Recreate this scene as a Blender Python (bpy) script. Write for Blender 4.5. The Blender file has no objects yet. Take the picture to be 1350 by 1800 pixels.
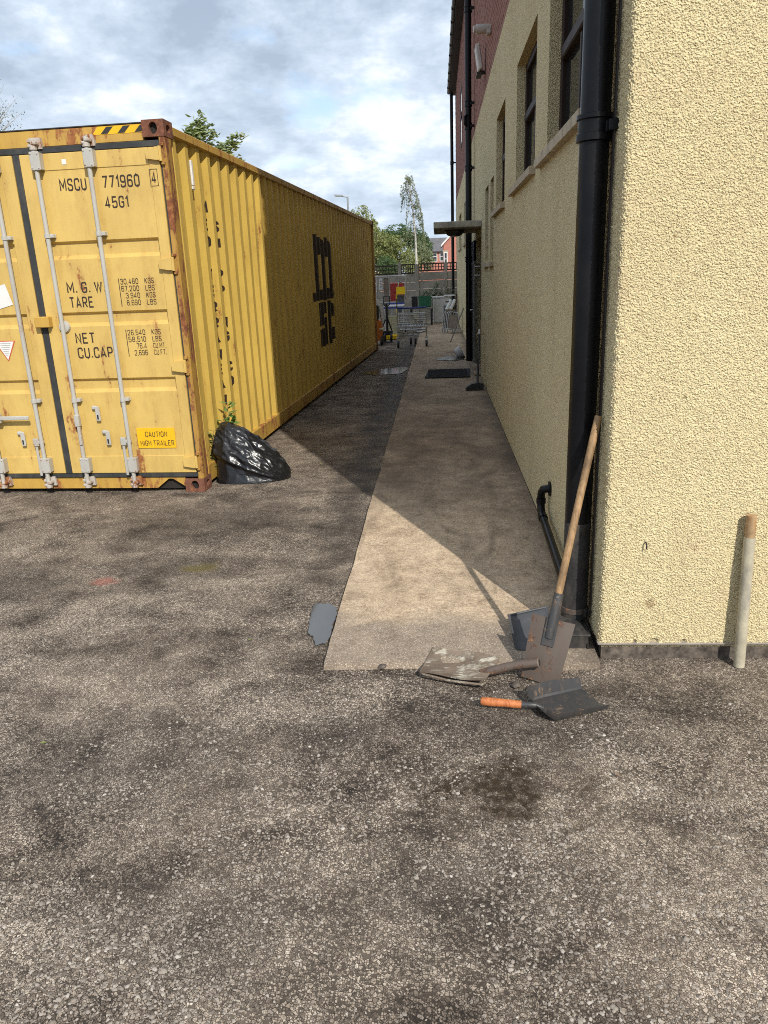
import bpy, bmesh, math, random
import numpy as np
from mathutils import Vector, Matrix, Quaternion
R = math.radians
random.seed(7); rng = np.random.default_rng(7)
sc = bpy.context.scene
C = sc.collection

# ------------------------------------------------------------------ camera
h, pitch, roll, yaw, fpx = 1.73547, 0.308135, -0.039738, -0.080160, 1310.654
cy, sy = math.cos(yaw), math.sin(yaw)
fw = Vector((sy*math.cos(pitch), cy*math.cos(pitch), -math.sin(pitch)))
r0 = Vector((cy, -sy, 0)); u0 = r0.cross(fw)
rv = math.cos(roll)*r0 + math.sin(roll)*u0; uv = -math.sin(roll)*r0 + math.cos(roll)*u0
cd = bpy.data.cameras.new('camera'); cam = bpy.data.objects.new('camera', cd); C.objects.link(cam)
m3 = Matrix((rv, uv, -fw)).transposed()
cam.matrix_world = Matrix.Translation((0, 0, h)) @ m3.to_4x4()
cd.sensor_fit = 'VERTICAL'; cd.sensor_height = 24; cd.lens = fpx/1800*24
cd.clip_start = 0.05; cd.clip_end = 2000
sc.camera = cam

# ------------------------------------------------------------------ sun + sky
SUN_EL, SUN_DIR = R(38), Vector((0.420, -0.9075, 0)).normalized()
sun_vec = Vector((SUN_DIR.x*math.cos(SUN_EL), SUN_DIR.y*math.cos(SUN_EL), math.sin(SUN_EL)))
sd = bpy.data.lights.new('sun', 'SUN'); sd.energy = 3.45; sd.angle = R(0.55); sd.color = (1, 0.955, 0.87)
so = bpy.data.objects.new('sun', sd); C.objects.link(so)
so.rotation_euler = (-sun_vec).to_track_quat('-Z', 'Y').to_euler(); so.location = (5, -10, 12)
w = bpy.data.worlds.new('World'); sc.world = w; w.use_nodes = True
nt = w.node_tree; nt.nodes.clear()
def wn(t, **k):
    n = nt.nodes.new(t)
    for a, b in k.items(): setattr(n, a, b)
    return n
def wmath(op, a, b=None, clamp=False):
    n = wn('ShaderNodeMath', operation=op); n.use_clamp = clamp
    for i, v in enumerate((a, b)):
        if v is None: continue
        if isinstance(v, (int, float)): n.inputs[i].default_value = v
        else: nt.links.new(v, n.inputs[i])
    return n.outputs[0]
def wramp(f, stops):
    n = wn('ShaderNodeValToRGB'); e = n.color_ramp.elements
    while len(e) < len(stops): e.new(0.5)
    for el, (p, c) in zip(e, stops): el.position = p; el.color = (*c, 1)
    nt.links.new(f, n.inputs[0]); return n.outputs[0]
def wmix(f, a, b):
    n = wn('ShaderNodeMix', data_type='RGBA'); nt.links.new(f, n.inputs[0])
    for i, v in ((6, a), (7, b)):
        if isinstance(v, tuple): n.inputs[i].default_value = (*v, 1)
        else: nt.links.new(v, n.inputs[i])
    return n.outputs[2]
sky = wn('ShaderNodeTexSky', sky_type='NISHITA', sun_disc=False)
sky.sun_elevation = SUN_EL; sky.sun_rotation = math.atan2(SUN_DIR.x, SUN_DIR.y)
tc = wn('ShaderNodeTexCoord'); sep = wn('ShaderNodeSeparateXYZ'); nt.links.new(tc.outputs['Generated'], sep.inputs[0])
zz = wmath('ADD', wmath('MAXIMUM', sep.outputs[2], 0.0), 0.34)
cmb = wn('ShaderNodeCombineXYZ')
nt.links.new(wmath('DIVIDE', sep.outputs[0], zz), cmb.inputs[0]); nt.links.new(wmath('DIVIDE', sep.outputs[1], zz), cmb.inputs[1])
def wnoise(scale, detail, rough, dist, loc):
    mp = wn('ShaderNodeMapping'); mp.inputs['Location'].default_value = loc
    nt.links.new(cmb.outputs[0], mp.inputs[0])
    n = wn('ShaderNodeTexNoise'); nt.links.new(mp.outputs[0], n.inputs['Vector'])
    n.inputs['Scale'].default_value = scale; n.inputs['Detail'].default_value = detail
    n.inputs['Roughness'].default_value = rough; n.inputs['Distortion'].default_value = dist
    return n.outputs['Fac']
cov = wramp(wnoise(3.0, 8, 0.55, 0.1, (3.1, 0.4, 0)), [(0.27, (0, 0, 0)), (0.40, (1, 1, 1))])
shade = wmath('ADD', wmath('MULTIPLY', wnoise(1.5, 3, 0.5, 0.1, (4.4, 6.3, 0)), 0.38), wmath('ADD', wmath('MULTIPLY', wnoise(3.6, 9, 0.62, 0.05, (7.7, 2.0, 0)), 0.44), wmath('MULTIPLY', wnoise(10.5, 6, 0.62, 0.05, (1.7, 5.0, 0)), 0.18)))
cl = wramp(shade, [(0.425, (2.2, 2.7, 3.45)), (0.48, (3.0, 3.6, 4.4)), (0.53, (3.9, 4.5, 5.25)), (0.585, (5.6, 5.9, 6.2))])
hz = wramp(sep.outputs[2], [(0.0, (1, 1, 1)), (0.35, (0, 0, 0))])
cl2 = wmix(wmath('MULTIPLY', hz, 0.40), cl, (4.3, 5.0, 5.8))
skyb = wmix(wmath('MULTIPLY', hz, 0.35), sky.outputs[0], (3.7, 4.6, 5.9))
col = wmix(cov, skyb, cl2)
bg = wn('ShaderNodeBackground'); nt.links.new(col, bg.inputs[0]); bg.inputs[1].default_value = 0.15
wo = wn('ShaderNodeOutputWorld'); nt.links.new(bg.outputs[0], wo.inputs[0])

vs = sc.view_settings; vs.view_transform = 'Standard'; vs.look = 'None'; vs.exposure = 0.33; vs.gamma = 1.0; vs.use_curve_mapping = False
sc.cycles.use_denoising = False; sc.cycles.filter_width = 1.0
sc.cycles.max_bounces = 5; sc.cycles.diffuse_bounces = 3; sc.cycles.glossy_bounces = 2; sc.cycles.transmission_bounces = 2; sc.cycles.transparent_max_bounces = 4
sc.cycles.caustics_reflective = False; sc.cycles.caustics_refractive = False

# ------------------------------------------------------------------ numpy noise
_perm = rng.permutation(256)
_grad = rng.normal(size=(256, 3)); _grad /= np.linalg.norm(_grad, axis=1)[:, None]
def perlin(P):
    P = np.asarray(P, float); i = np.floor(P).astype(int); f = P - i; u = f*f*f*(f*(f*6-15)+10)
    def g(dx, dy, dz):
        hsh = _perm[(_perm[(_perm[(i[:, 0]+dx) & 255] + i[:, 1]+dy) & 255] + i[:, 2]+dz) & 255]
        G = _grad[hsh]; return G[:, 0]*(f[:, 0]-dx)+G[:, 1]*(f[:, 1]-dy)+G[:, 2]*(f[:, 2]-dz)
    l = lambda a, b, t: a+(b-a)*t
    x00 = l(g(0, 0, 0), g(1, 0, 0), u[:, 0]); x10 = l(g(0, 1, 0), g(1, 1, 0), u[:, 0])
    x01 = l(g(0, 0, 1), g(1, 0, 1), u[:, 0]); x11 = l(g(0, 1, 1), g(1, 1, 1), u[:, 0])
    return l(l(x00, x10, u[:, 1]), l(x01, x11, u[:, 1]), u[:, 2])
def fbm(P, o=3, s=1.0):
    P = np.asarray(P, float)*s; a = 1; t = np.zeros(len(P))
    for k in range(o): t += a*perlin(P*2**k+17.3*k); a *= .5
    return t

# ------------------------------------------------------------------ mesh builder
class MB:
    def __init__(s): s.v = []; s.f = []
    def add(s, vs_, fs): b = len(s.v); s.v += [tuple(x) for x in vs_]; s.f += [tuple(b+i for i in f) for f in fs]; return s
    def box(s, a, b, mat=None):
        (x0, y0, z0), (x1, y1, z1) = a, b
        v = [(x0, y0, z0), (x1, y0, z0), (x1, y1, z0), (x0, y1, z0), (x0, y0, z1), (x1, y0, z1), (x1, y1, z1), (x0, y1, z1)]
        if mat is not None: v = [mat @ Vector(p) for p in v]
        return s.add(v, [(0, 3, 2, 1), (4, 5, 6, 7), (0, 1, 5, 4), (1, 2, 6, 5), (2, 3, 7, 6), (3, 0, 4, 7)])
    def bbox(s, a, b, bev=.004, mat=None):       # bevelled box
        lo = [min(p, q) for p, q in zip(a, b)]; hi = [max(p, q) for p, q in zip(a, b)]
        bev = min(bev, .45*min(q-p for p, q in zip(lo, hi)))
        vs_ = []; idx = {}
        for sx in (0, 1):
            for sy_ in (0, 1):
                for sz in (0, 1):
                    c = [(lo, hi)[k][i] for i, k in enumerate((sx, sy_, sz))]; sg = [1-2*sx, 1-2*sy_, 1-2*sz]
                    for ax in range(3):
                        p = [c[i]+(0 if i == ax else sg[i]*bev) for i in range(3)]
                        idx[(sx, sy_, sz, ax)] = len(vs_); vs_.append(p)
        I = lambda k, ax: idx[(*k, ax)]
        F = []
        for ax in range(3):
            o = [i for i in range(3) if i != ax]
            for sd_ in (0, 1):
                ring = []
                for u_, v_ in ((0, 0), (1, 0), (1, 1), (0, 1)):
                    k = [0, 0, 0]; k[ax] = sd_; k[o[0]] = u_; k[o[1]] = v_; ring.append(I(k, ax))
                F.append(ring)
            for u_ in (0, 1):
                for v_ in (0, 1):
                    k0 = [0, 0, 0]; k0[o[0]] = u_; k0[o[1]] = v_; k1 = list(k0); k1[ax] = 1
                    F.append([I(k0, o[0]), I(k1, o[0]), I(k1, o[1]), I(k0, o[1])])
        for sx in (0, 1):
            for sy_ in (0, 1):
                for sz in (0, 1): F.append([I((sx, sy_, sz), a_) for a_ in range(3)])
        if mat is not None: vs_ = [mat @ Vector(p) for p in vs_]
        return s.add(vs_, F)
    def tube(s, pts, r, n=10, cap=True, open_end=False):
        pts = [Vector(p) for p in pts]; rs = r if isinstance(r, (list, tuple)) else [r]*len(pts)
        rings = []; ref = None
        for i, p in enumerate(pts):
            t = ((pts[min(i+1, len(pts)-1)]-p).normalized() + (p-pts[max(i-1, 0)]).normalized())
            t = t.normalized() if t.length > 1e-6 else Vector((0, 0, 1))
            if ref is None: ref = t.orthogonal().normalized()
            else: ref = (ref - t*ref.dot(t)).normalized()
            b = t.cross(ref)
            rings.append([p + (ref*math.cos(2*math.pi*k/n)+b*math.sin(2*math.pi*k/n))*rs[i] for k in range(n)])
        V = [v for ring in rings for v in ring]; F = []
        for i in range(len(pts)-1):
            for k in range(n): F.append((i*n+k, i*n+(k+1) % n, (i+1)*n+(k+1) % n, (i+1)*n+k))
        if cap:
            F.append(tuple(range(n-1, -1, -1)))
            if not open_end: F.append(tuple((len(pts)-1)*n+k for k in range(n)))
        return s.add(V, F)
    def prism(s, poly, d0, d1, fn):              # poly list of (u,v); fn(u,v,d)->xyz
        n = len(poly)
        V = [fn(u, v_, d0) for u, v_ in poly]+[fn(u, v_, d1) for u, v_ in poly]
        F = [tuple(range(n-1, -1, -1)), tuple(range(n, 2*n))]+[(i, (i+1) % n, n+(i+1) % n, n+i) for i in range(n)]
        return s.add(V, F)
    def lathe(s, prof, c, n=16, axis='z', mat=None):
        V = []; F = []
        for r_, z_ in prof:
            for k in range(n):
                a_ = 2*math.pi*k/n; p = (r_*math.cos(a_), r_*math.sin(a_), z_)
                if axis == 'x': p = (p[2], p[0], p[1])
                if axis == 'y': p = (p[0], p[2], p[1])
                p = Vector(p)
                if mat is not None: p = mat @ p
                V.append(p+Vector(c))
        for i in range(len(prof)-1):
            for k in range(n): F.append((i*n+k, i*n+(k+1) % n, (i+1)*n+(k+1) % n, (i+1)*n+k))
        F.append(tuple(range(n-1, -1, -1))); F.append(tuple((len(prof)-1)*n+k for k in range(n)))
        return s.add(V, F)
    def quad(s, a, b, c, d): return s.add([a, b, c, d], [(0, 1, 2, 3)])
    def mesh(s, name, off=None, fix=True):
        me = bpy.data.meshes.new(name)
        v = s.v if off is None else [(x-off[0], y-off[1], z-off[2]) for x, y, z in s.v]
        me.from_pydata(v, [], s.f); me.validate()
        if fix:
            bm = bmesh.new(); bm.from_mesh(me); bmesh.ops.recalc_face_normals(bm, faces=bm.faces); bm.to_mesh(me); bm.free()
        return me

def npmesh(name, V, F):
    me = bpy.data.meshes.new(name); V = np.asarray(V, np.float32); F = np.asarray(F, np.int32)
    n = F.shape[1]
    me.vertices.add(len(V)); me.vertices.foreach_set('co', V.ravel())
    me.loops.add(F.size); me.loops.foreach_set('vertex_index', F.ravel())
    me.polygons.add(len(F)); me.polygons.foreach_set('loop_start', np.arange(0, F.size, n, dtype=np.int32))
    try: me.polygons.foreach_set('loop_total', np.full(len(F), n, np.int32))
    except Exception: pass
    me.update(calc_edges=True); me.validate(); return me

def obj(name, me, mat, parent=None, smooth=0):
    o = bpy.data.objects.new(name, me); C.objects.link(o)
    if mat is not None and not me.materials: me.materials.append(mat)
    if parent is not None: o.parent = parent
    if smooth:
        me.polygons.foreach_set('use_smooth', [True]*len(me.polygons))
        if smooth < 180:
            try: me.set_sharp_from_angle(angle=R(smooth))
            except Exception: pass
    me.update(); return o
def tag(o, label, cat, group=None):
    o['label'] = label; o['category'] = cat
    if group: o['group'] = group
    return o
def thing(name, label, cat, loc=(0, 0, 0), rotz=0, group=None):
    o = bpy.data.objects.new(name, None); C.objects.link(o); o.location = loc; o.rotation_euler = (0, 0, rotz)
    o.empty_display_size = .1
    return tag(o, label, cat, group)
def part(name, mb, mat, parent, world=True, smooth=0, base=None):
    """world=True: the builder's coordinates are world ones; taken relative to the (unrotated) thing's base"""
    if world:
        t = parent
        off = Vector((0, 0, 0))
        while t is not None: off += Vector(t.location); t = t.parent
    else: off = None
    return obj(name, mb.mesh(name, off), mat, parent, smooth)
def struct(name, me, mat, smooth=0):
    o = obj(name, me, mat, None, smooth); o['kind'] = 'structure'; return o
def copy_tree(o, parent=None):
    c = o.copy(); C.objects.link(c)
    if parent is not None: c.parent = parent
    for ch in o.children: copy_tree(ch, c)
    return c

# ------------------------------------------------------------------ materials
class NB:
    def __init__(s, name):
        s.m = bpy.data.materials.new(name); s.m.use_nodes = True; s.t = s.m.node_tree; s.t.nodes.clear()
        s.out = s.t.nodes.new('ShaderNodeOutputMaterial'); s.b = s.t.nodes.new('ShaderNodeBsdfPrincipled')
        s.t.links.new(s.b.outputs[0], s.out.inputs[0])
        s.co = s.t.nodes.new('ShaderNodeTexCoord').outputs['Object']
    def put(s, sock, v):
        if v is None: return
        if hasattr(v, 'is_linked') or hasattr(v, 'links'): s.t.links.new(v, sock)
        elif isinstance(v, tuple) and len(v) == 3 and sock.type == 'RGBA': sock.default_value = (*v, 1)
        else: sock.default_value = v
    def map(s, scale=(1, 1, 1), loc=(0, 0, 0), rot=(0, 0, 0), v=None):
        n = s.t.nodes.new('ShaderNodeMapping'); s.t.links.new(v or s.co, n.inputs[0])
        n.inputs['Scale'].default_value = scale; n.inputs['Location'].default_value = loc; n.inputs['Rotation'].default_value = rot; return n.outputs[0]
    def noise(s, scale, detail=4, rough=.55, v=None, dist=0, color=False):
        n = s.t.nodes.new('ShaderNodeTexNoise'); s.t.links.new(v or s.co, n.inputs['Vector'])
        n.inputs['Scale'].default_value = scale; n.inputs['Detail'].default_value = detail; n.inputs['Roughness'].default_value = rough; n.inputs['Distortion'].default_value = dist
        return n.outputs['Color' if color else 'Fac']
    def voro(s, scale, v=None, feature='F1', rand=1.0):
        n = s.t.nodes.new('ShaderNodeTexVoronoi'); n.feature = feature; s.t.links.new(v or s.co, n.inputs['Vector'])
        n.inputs['Scale'].default_value = scale; n.inputs['Randomness'].default_value = rand; return n
    def math(s, op, a, b=None, c=None, clamp=False):
        n = s.t.nodes.new('ShaderNodeMath'); n.operation = op; n.use_clamp = clamp
        for i, v in enumerate((a, b, c)):
            if v is not None: s.put(n.inputs[i], v)
        return n.outputs[0]
    def ramp(s, f, stops, interp='LINEAR'):
        n = s.t.nodes.new('ShaderNodeValToRGB'); n.color_ramp.interpolation = interp; e = n.color_ramp.elements
        while len(e) < len(stops): e.new(.5)
        for el, (p, c) in zip(e, stops):
            el.position = p; el.color = (*c, 1) if isinstance(c, tuple) else (c, c, c, 1)
        s.t.links.new(f, n.inputs[0]); return n.outputs[0]
    def mix(s, f, a, b, mode='MIX'):
        n = s.t.nodes.new('ShaderNodeMix'); n.data_type = 'RGBA'; n.blend_type = mode
        s.put(n.inputs[0], f); s.put(n.inputs[6], a); s.put(n.inputs[7], b); return n.outputs[2]
    def sep(s, v=None):
        n = s.t.nodes.new('ShaderNodeSeparateXYZ'); s.t.links.new(v or s.co, n.inputs[0]); return n.outputs
    def bump(s, hgt, dist=.01, strength=1.0, normal=None):
        n = s.t.nodes.new('ShaderNodeBump'); s.put(n.inputs['Height'], hgt); n.inputs['Distance'].default_value = dist; n.inputs['Strength'].default_value = strength
        if normal is not None: s.t.links.new(normal, n.inputs['Normal'])
        return n.outputs[0]
    def spot(s, x, y, r, soft=.5, wob=.6, v=None, asp=1.0):   # irregular blob mask at a place on the ground
        o = s.sep(v)
        d = s.math('SQRT', s.math('ADD', s.math('POWER', s.math('MULTIPLY', s.math('SUBTRACT', o[0], x), 1/asp), 2.0), s.math('POWER', s.math('SUBTRACT', o[1], y), 2.0)))
        d = s.math('ADD', d, s.math('MULTIPLY', s.math('SUBTRACT', s.noise(2.2/r, 5, .6), .5), r*wob*2))
        n = s.t.nodes.new('ShaderNodeMapRange'); s.put(n.inputs[0], d); n.inputs[1].default_value = r; n.inputs[2].default_value = r*(1-soft); n.inputs[3].default_value = 0; n.inputs[4].default_value = 1
        return n.outputs[0]
    def fin(s, color=None, rough=.6, metal=0, normal=None, spec=None, **k):
        s.put(s.b.inputs['Base Color'], color); s.put(s.b.inputs['Roughness'], rough); s.put(s.b.inputs['Metallic'], metal)
        if normal is not None: s.t.links.new(normal, s.b.inputs['Normal'])
        if spec is not None: s.put(s.b.inputs['Specular IOR Level'], spec)
        for a_, b_ in k.items(): s.put(s.b.inputs[a_.replace('_', ' ')], b_)
        return s.m
MAT = {}
def simple(name, col, rough=.6, metal=0, var=.25, scale=8, bump=.0, bscale=60, dirt=None, **k):
    b = NB(name); n = b.noise(scale, 6, .6)
    c2 = tuple(x*(1-var) for x in col); c3 = tuple(min(1, x*(1+var*.6)) for x in col)
    c = b.ramp(n, [(.3, c2), (.7, c3)])
    if dirt is not None:
        dm = b.ramp(b.noise(scale*.7, 8, .65, b.map((1, 1, .4), (3, 1, 2))), [(.52, 0.0), (.68, 1.0)])
        c = b.mix(b.math('MULTIPLY', dm, dirt[1]), c, dirt[0])
    rr = b.math('ADD', b.math('MULTIPLY', b.math('SUBTRACT', b.noise(scale*2.3, 4), .5), .25), rough, clamp=True)
    nm = b.bump(b.noise(bscale, 4), .004, bump) if bump else None
    MAT[name] = b.fin(c, rr, metal, nm, **k); return MAT[name]

def rust_paint(name, col, amount=.5, rough=.45, streak=True, deep=(.16, .045, .018), light=(.34, .13, .04), ns=1.0):
    b = NB(name)
    if ns != 1.0: b.co = b.map((ns, ns, ns))
    base = b.ramp(b.noise(1.7, 6, .6), [(.3, tuple(x*.82 for x in col)), (.7, col)])
    fade = b.noise(9, 6, .65, b.map((1, 1, .25)))
    base = b.mix(b.math('MULTIPLY', b.ramp(fade, [(.45, 0.0), (.75, 1.0)]), .30), base, tuple(x*.62 for x in col))
    fine = b.noise(34, 8, .7)
    n1 = b.noise(5.0, 9, .68, b.map((1, 1, .5) if streak else (1, 1, 1)))
    n2 = b.noise(13, 7, .65, b.map((1, 1, .09), (5, 2, 1)))
    f = b.math('ADD', b.math('MULTIPLY', n1, .6), b.math('MULTIPLY', n2, .4))
    t = .72-amount*.3
    msk = b.ramp(b.math('ADD', f, b.math('MULTIPLY', b.math('SUBTRACT', fine, .5), .16)), [(t, 0.0), (t+.035, 1.0)])
    rc = b.ramp(b.noise(22, 6, .65), [(.3, deep), (.55, light), (.75, (.42, .2, .07))])
    halo = b.ramp(f, [(t-.1, 0.0), (t+.02, 1.0)])
    c = b.mix(b.math('MULTIPLY', halo, .45), base, tuple((x+y)*.42 for x, y in zip(col, light)))
    c = b.mix(msk, c, rc)
    rr = b.math('ADD', b.math('MULTIPLY', msk, .4), rough, clamp=True)
    hgt = b.math('ADD', b.math('MULTIPLY', msk, b.math('MULTIPLY', fine, .8)), b.math('MULTIPLY', b.noise(3, 2), .6))
    MAT[name] = b.fin(c, rr, 0, b.bump(hgt, .004, .5)); return MAT[name]

# --- ground
b = NB('asphalt')
mid = b.noise(4.2, 5, .62); big = b.noise(.9, 5, .62, b.map(loc=(2.0, 5.0, 0)), dist=.6); fine = b.noise(30, 3, .6)
expo = b.math('ADD', b.math('MULTIPLY', big, 1.0), b.math('MULTIPLY', mid, .8))
def chips(scale, loc, lo, hi_):
    v_ = b.voro(scale, b.map(loc=loc)); e_ = b.voro(scale, b.map(loc=loc), 'DISTANCE_TO_EDGE')
    cr = b.sep(v_.outputs['Color'])
    on = b.ramp(b.math('SUBTRACT', expo, b.math('MULTIPLY', cr[0], .80)), [(lo, 0.0), (hi_, 1.0)])
    shape = b.ramp(e_.outputs['Distance'], [(.02, 0.0), (.10, 1.0)])
    colr = b.ramp(cr[1], [(0, (.13, .107, .088)), (.25, (.25, .212, .177)), (.6, (.40, .345, .292)), (.92, (.51, .450, .388)), (1, (.62, .57, .51))])
    return b.math('MULTIPLY', on, shape), colr, cr[2]
ca, cca, ha = chips(150, (0, 0, 0), .22, .42); cb, ccb, hb = chips(88, (3.3, 1.7, 0), .46, .60)
bind = b.ramp(mid, [(.3, (.045, .037, .031)), (.55, (.085, .070, .057)), (.75, (.135, .110, .090))])
c = b.mix(ca, bind, cca); c = b.mix(cb, c, ccb)
dust = b.ramp(b.noise(1.1, 6, .66, b.map(loc=(8, 3, 0)), dist=.4), [(.44, 0.0), (.66, 1.0)])
c = b.mix(b.math('MULTIPLY', dust, .30), c, (.36, .30, .245))
o = b.sep(); wob = b.math('SUBTRACT', b.noise(6.5, 5, .65), .5)
def spot(x, y, r, soft, wb, asp):
    d = b.math('SQRT', b.math('ADD', b.math('POWER', b.math('MULTIPLY', b.math('SUBTRACT', o[0], x), 1/asp), 2.0), b.math('POWER', b.math('SUBTRACT', o[1], y), 2.0)))
    d = b.math('ADD', d, b.math('MULTIPLY', wob, r*wb*2.2))
    n = b.t.nodes.new('ShaderNodeMapRange'); b.put(n.inputs[0], d); n.inputs[1].default_value = r; n.inputs[2].default_value = r*(1-soft)
    return n.outputs[0]
# worn damp band beside the path, damp and oily patches, paint marks
band = b.ramp(b.math('ADD', b.math('ABSOLUTE', b.math('ADD', o[0], .72)), b.math('MULTIPLY', b.math('SUBTRACT', mid, .5), .5)), [(.0, 1.0), (.30, 0.0)])
far = b.ramp(b.math('DIVIDE', o[1], 20.0), [(.17, 0.0), (.24, 1.0), (.98, 1.0), (1, .8)])
wet = b.math('MULTIPLY', band, far)
for sp in ((-1.75, 5.3, .75, .8, .5, 1.7), (-1.25, 2.35, .38, .8, .8, 1.8), (-.75, 1.62, .30, .8, .8, 2.0), (-1.7, 4.35, .33, .7, .8, 1.5), (.40, 2.68, .42, .8, .5, 1.5), (-.45, 2.55, .22, .8, .9, 1.2), (-2.6, 4.1, .35, .8, .9, 2), (.95, 2.75, .3, .9, .7, 1.5), (.0, 1.75, .3, .9, .9, 1.6)):
    wet = b.math('MAXIMUM', wet, b.math('MULTIPLY', spot(*sp), .75))
macro = b.ramp(b.math('ADD', b.math('MULTIPLY', b.noise(1.5, 6, .68, b.map((1, 1.5, 1), (1, 8, 0)), dist=.9), .6), b.math('MULTIPLY', mid, .4)), [(.36, (.34, .305, .28)), (.44, (.70, .645, .59)), (.52, (1.03, .97, .90)), (.61, (1.42, 1.34, 1.24))])
c = b.mix(1.0, c, macro, 'MULTIPLY')
c = b.mix(b.math('MULTIPLY', wet, .62), c, (.032, .026, .022))
oil = b.math('MULTIPLY', b.math('MULTIPLY', spot(.17, 2.22, .23, .6, 1.3, 1.4), b.ramp(fine, [(.36, .45), (.55, 1.0)])), .95)
c = b.mix(oil, c, (.040, .024, .010))
c = b.mix(b.math('MULTIPLY', b.math('MULTIPLY', spot(-2.08, 4.13, .070, .7, 1.1, 1.5), b.ramp(fine, [(.35, .2), (.6, 1.0)])), .62), c, (.52, .11, .075))
c = b.mix(b.math('MULTIPLY', spot(-1.53, 4.33, .10, .6, 1.1, 1.4), .72), c, (.19, .15, .03))
hgt = b.math('ADD', b.math('MULTIPLY', ca, b.math('ADD', .3, ha)), b.math('MULTIPLY', cb, b.math('ADD', .5, hb)))
rough = b.math('SUBTRACT', .90, b.math('MULTIPLY', b.math('MAXIMUM', wet, oil), .28))
MAT['asphalt'] = b.fin(c, rough, 0, b.bump(hgt, .007, 1.0), spec=.35)

b = NB('concrete')
n1 = b.noise(1.3, 8, .62, b.map((1, .55, 1)), dist=.5); n2 = b.noise(14, 6, .65); n3 = b.noise(120, 3, .6)
c = b.ramp(b.math('ADD', b.math('MULTIPLY', n1, .7), b.math('MULTIPLY', n2, .3)), [(.30, (.31, .23, .16)), (.45, (.50, .385, .272)), (.62, (.63, .50, .365)), (.78, (.71, .585, .445))])
o = b.sep()
vv = b.voro(120); sp_ = b.ramp(vv.outputs['Distance'], [(.2, 1.0), (.5, 0.0)])
grain = b.ramp(n3, [(.35, .62), (.65, 1.18)])
c = b.mix(1.0, c, grain, 'MULTIPLY')
mott = b.ramp(b.math('ADD', b.math('MULTIPLY', b.noise(9, 7, .70, b.map((1, .9, 1), (2, 5, 0))), .6), b.math('MULTIPLY', b.noise(38, 4, .65), .4)), [(.36, (.58, .54, .50)), (.48, (.95, .93, .90)), (.62, (1.22, 1.2, 1.16))])
c = b.mix(1.0, c, mott, 'MULTIPLY')
pm = b.t.nodes.new('ShaderNodeMapRange'); b.put(pm.inputs[0], b.math('ADD', o[1], b.math('MULTIPLY', b.math('SUBTRACT', b.noise(1.9, 5, .6, dist=.4), .5), .8))); pm.inputs[1].default_value = 3.62; pm.inputs[2].default_value = 3.45
gcol = b.mix(sp_, (.16, .132, .11), b.ramp(b.sep(vv.outputs['Color'])[1], [(0, (.26, .215, .18)), (.6, (.46, .40, .335)), (1, (.68, .61, .54))]))
c = b.mix(b.math('MULTIPLY', pm.outputs[0], .60), c, gcol)
stain = b.ramp(b.noise(2.6, 7, .66, b.map((1.4, .5, 1), (4, 7, 0)), dist=.8), [(.50, 0.0), (.70, 1.0)])
damp_shade = b.math('MULTIPLY', b.ramp(b.math('DIVIDE', b.math('ADD', o[1], b.math('MULTIPLY', b.math('SUBTRACT', b.noise(1.1, 5, .65), .5), 4.0)), 20.0), [(.24, 0.0), (.34, 1.0), (.55, .85), (.70, .3)]), b.ramp(b.noise(1.7, 6, .65, b.map(loc=(6, 1, 0)), dist=.5), [(.30, .35), (.58, 1.0)]))  # patchy damp, deepened to paint shade into the path's shaded stretch
c = b.mix(b.math('MULTIPLY', stain, .50), c, (.10, .07, .05))
c = b.mix(b.math('MULTIPLY', damp_shade, .78), c, (.105, .076, .055))
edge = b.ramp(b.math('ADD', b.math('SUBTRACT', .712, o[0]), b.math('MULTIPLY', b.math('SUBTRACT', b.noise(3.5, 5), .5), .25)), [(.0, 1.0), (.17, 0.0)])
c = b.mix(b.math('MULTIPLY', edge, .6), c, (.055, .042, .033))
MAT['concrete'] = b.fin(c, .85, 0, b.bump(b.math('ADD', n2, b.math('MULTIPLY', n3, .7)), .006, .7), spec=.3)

b = NB('water'); n1 = b.noise(9, 3)
MAT['water'] = b.fin((.115, .113, .110), .05, 0, b.bump(n1, .0006, .25), spec=.55)
b = NB('wet_film')
MAT['wet_film'] = b.fin((.06, .055, .05), .11, 0, b.bump(b.noise(30, 4), .002, .35), spec=.8)

# --- roughcast render
def roughcast(name, bumpy):
    b = NB(name)
    n1 = b.noise(.8, 4, .6); n2 = b.noise(165, 3, .6); v_ = b.voro(150)
    c = b.ramp(n1, [(.3, (.725, .61, .36)), (.7, (.795, .69, .42))])
    c = b.mix(b.ramp(n2, [(.34, .75), (.48, 0.0)]), c, (.27, .18, .085))
    st = b.ramp(b.noise(3.4, 7, .62, b.map((1, 1, .10), (2, 3, 0))), [(.56, 0.0), (.78, 1.0)])
    c = b.mix(b.math('MULTIPLY', st, .30), c, (.40, .29, .16))
    c = b.mix(b.math('MULTIPLY', b.ramp(b.noise(5.5, 5, .6, b.map(loc=(7, 2, 5))), [(.55, 0.0), (.75, 1.0)]), .25), c, (.60, .40, .26))
    sp_ = b.ramp(b.noise(16, 2, .5, b.map(loc=(1, 9, 3))), [(.70, 0.0), (.74, 1.0)])
    c = b.mix(b.math('MULTIPLY', sp_, .55), c, (.28, .17, .08))
    hgt = b.math('ADD', b.math('MULTIPLY', b.ramp(v_.outputs['Distance'], [(.1, 1.0), (.6, 0.0)]), .8), n2)
    MAT[name] = b.fin(c, .9, 0, b.bump(hgt, .008, bumpy), spec=.25)
roughcast('render_wall', 1.0); roughcast('render_wall_near', .75)
simple('masonry', (.135, .110, .088), .95, var=.75, scale=26, bump=1.6, bscale=38, dirt=((.04, .033, .028), .9))
simple('sill_stone', (.42, .35, .25), .85, var=.3, scale=12, bump=.4)
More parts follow.
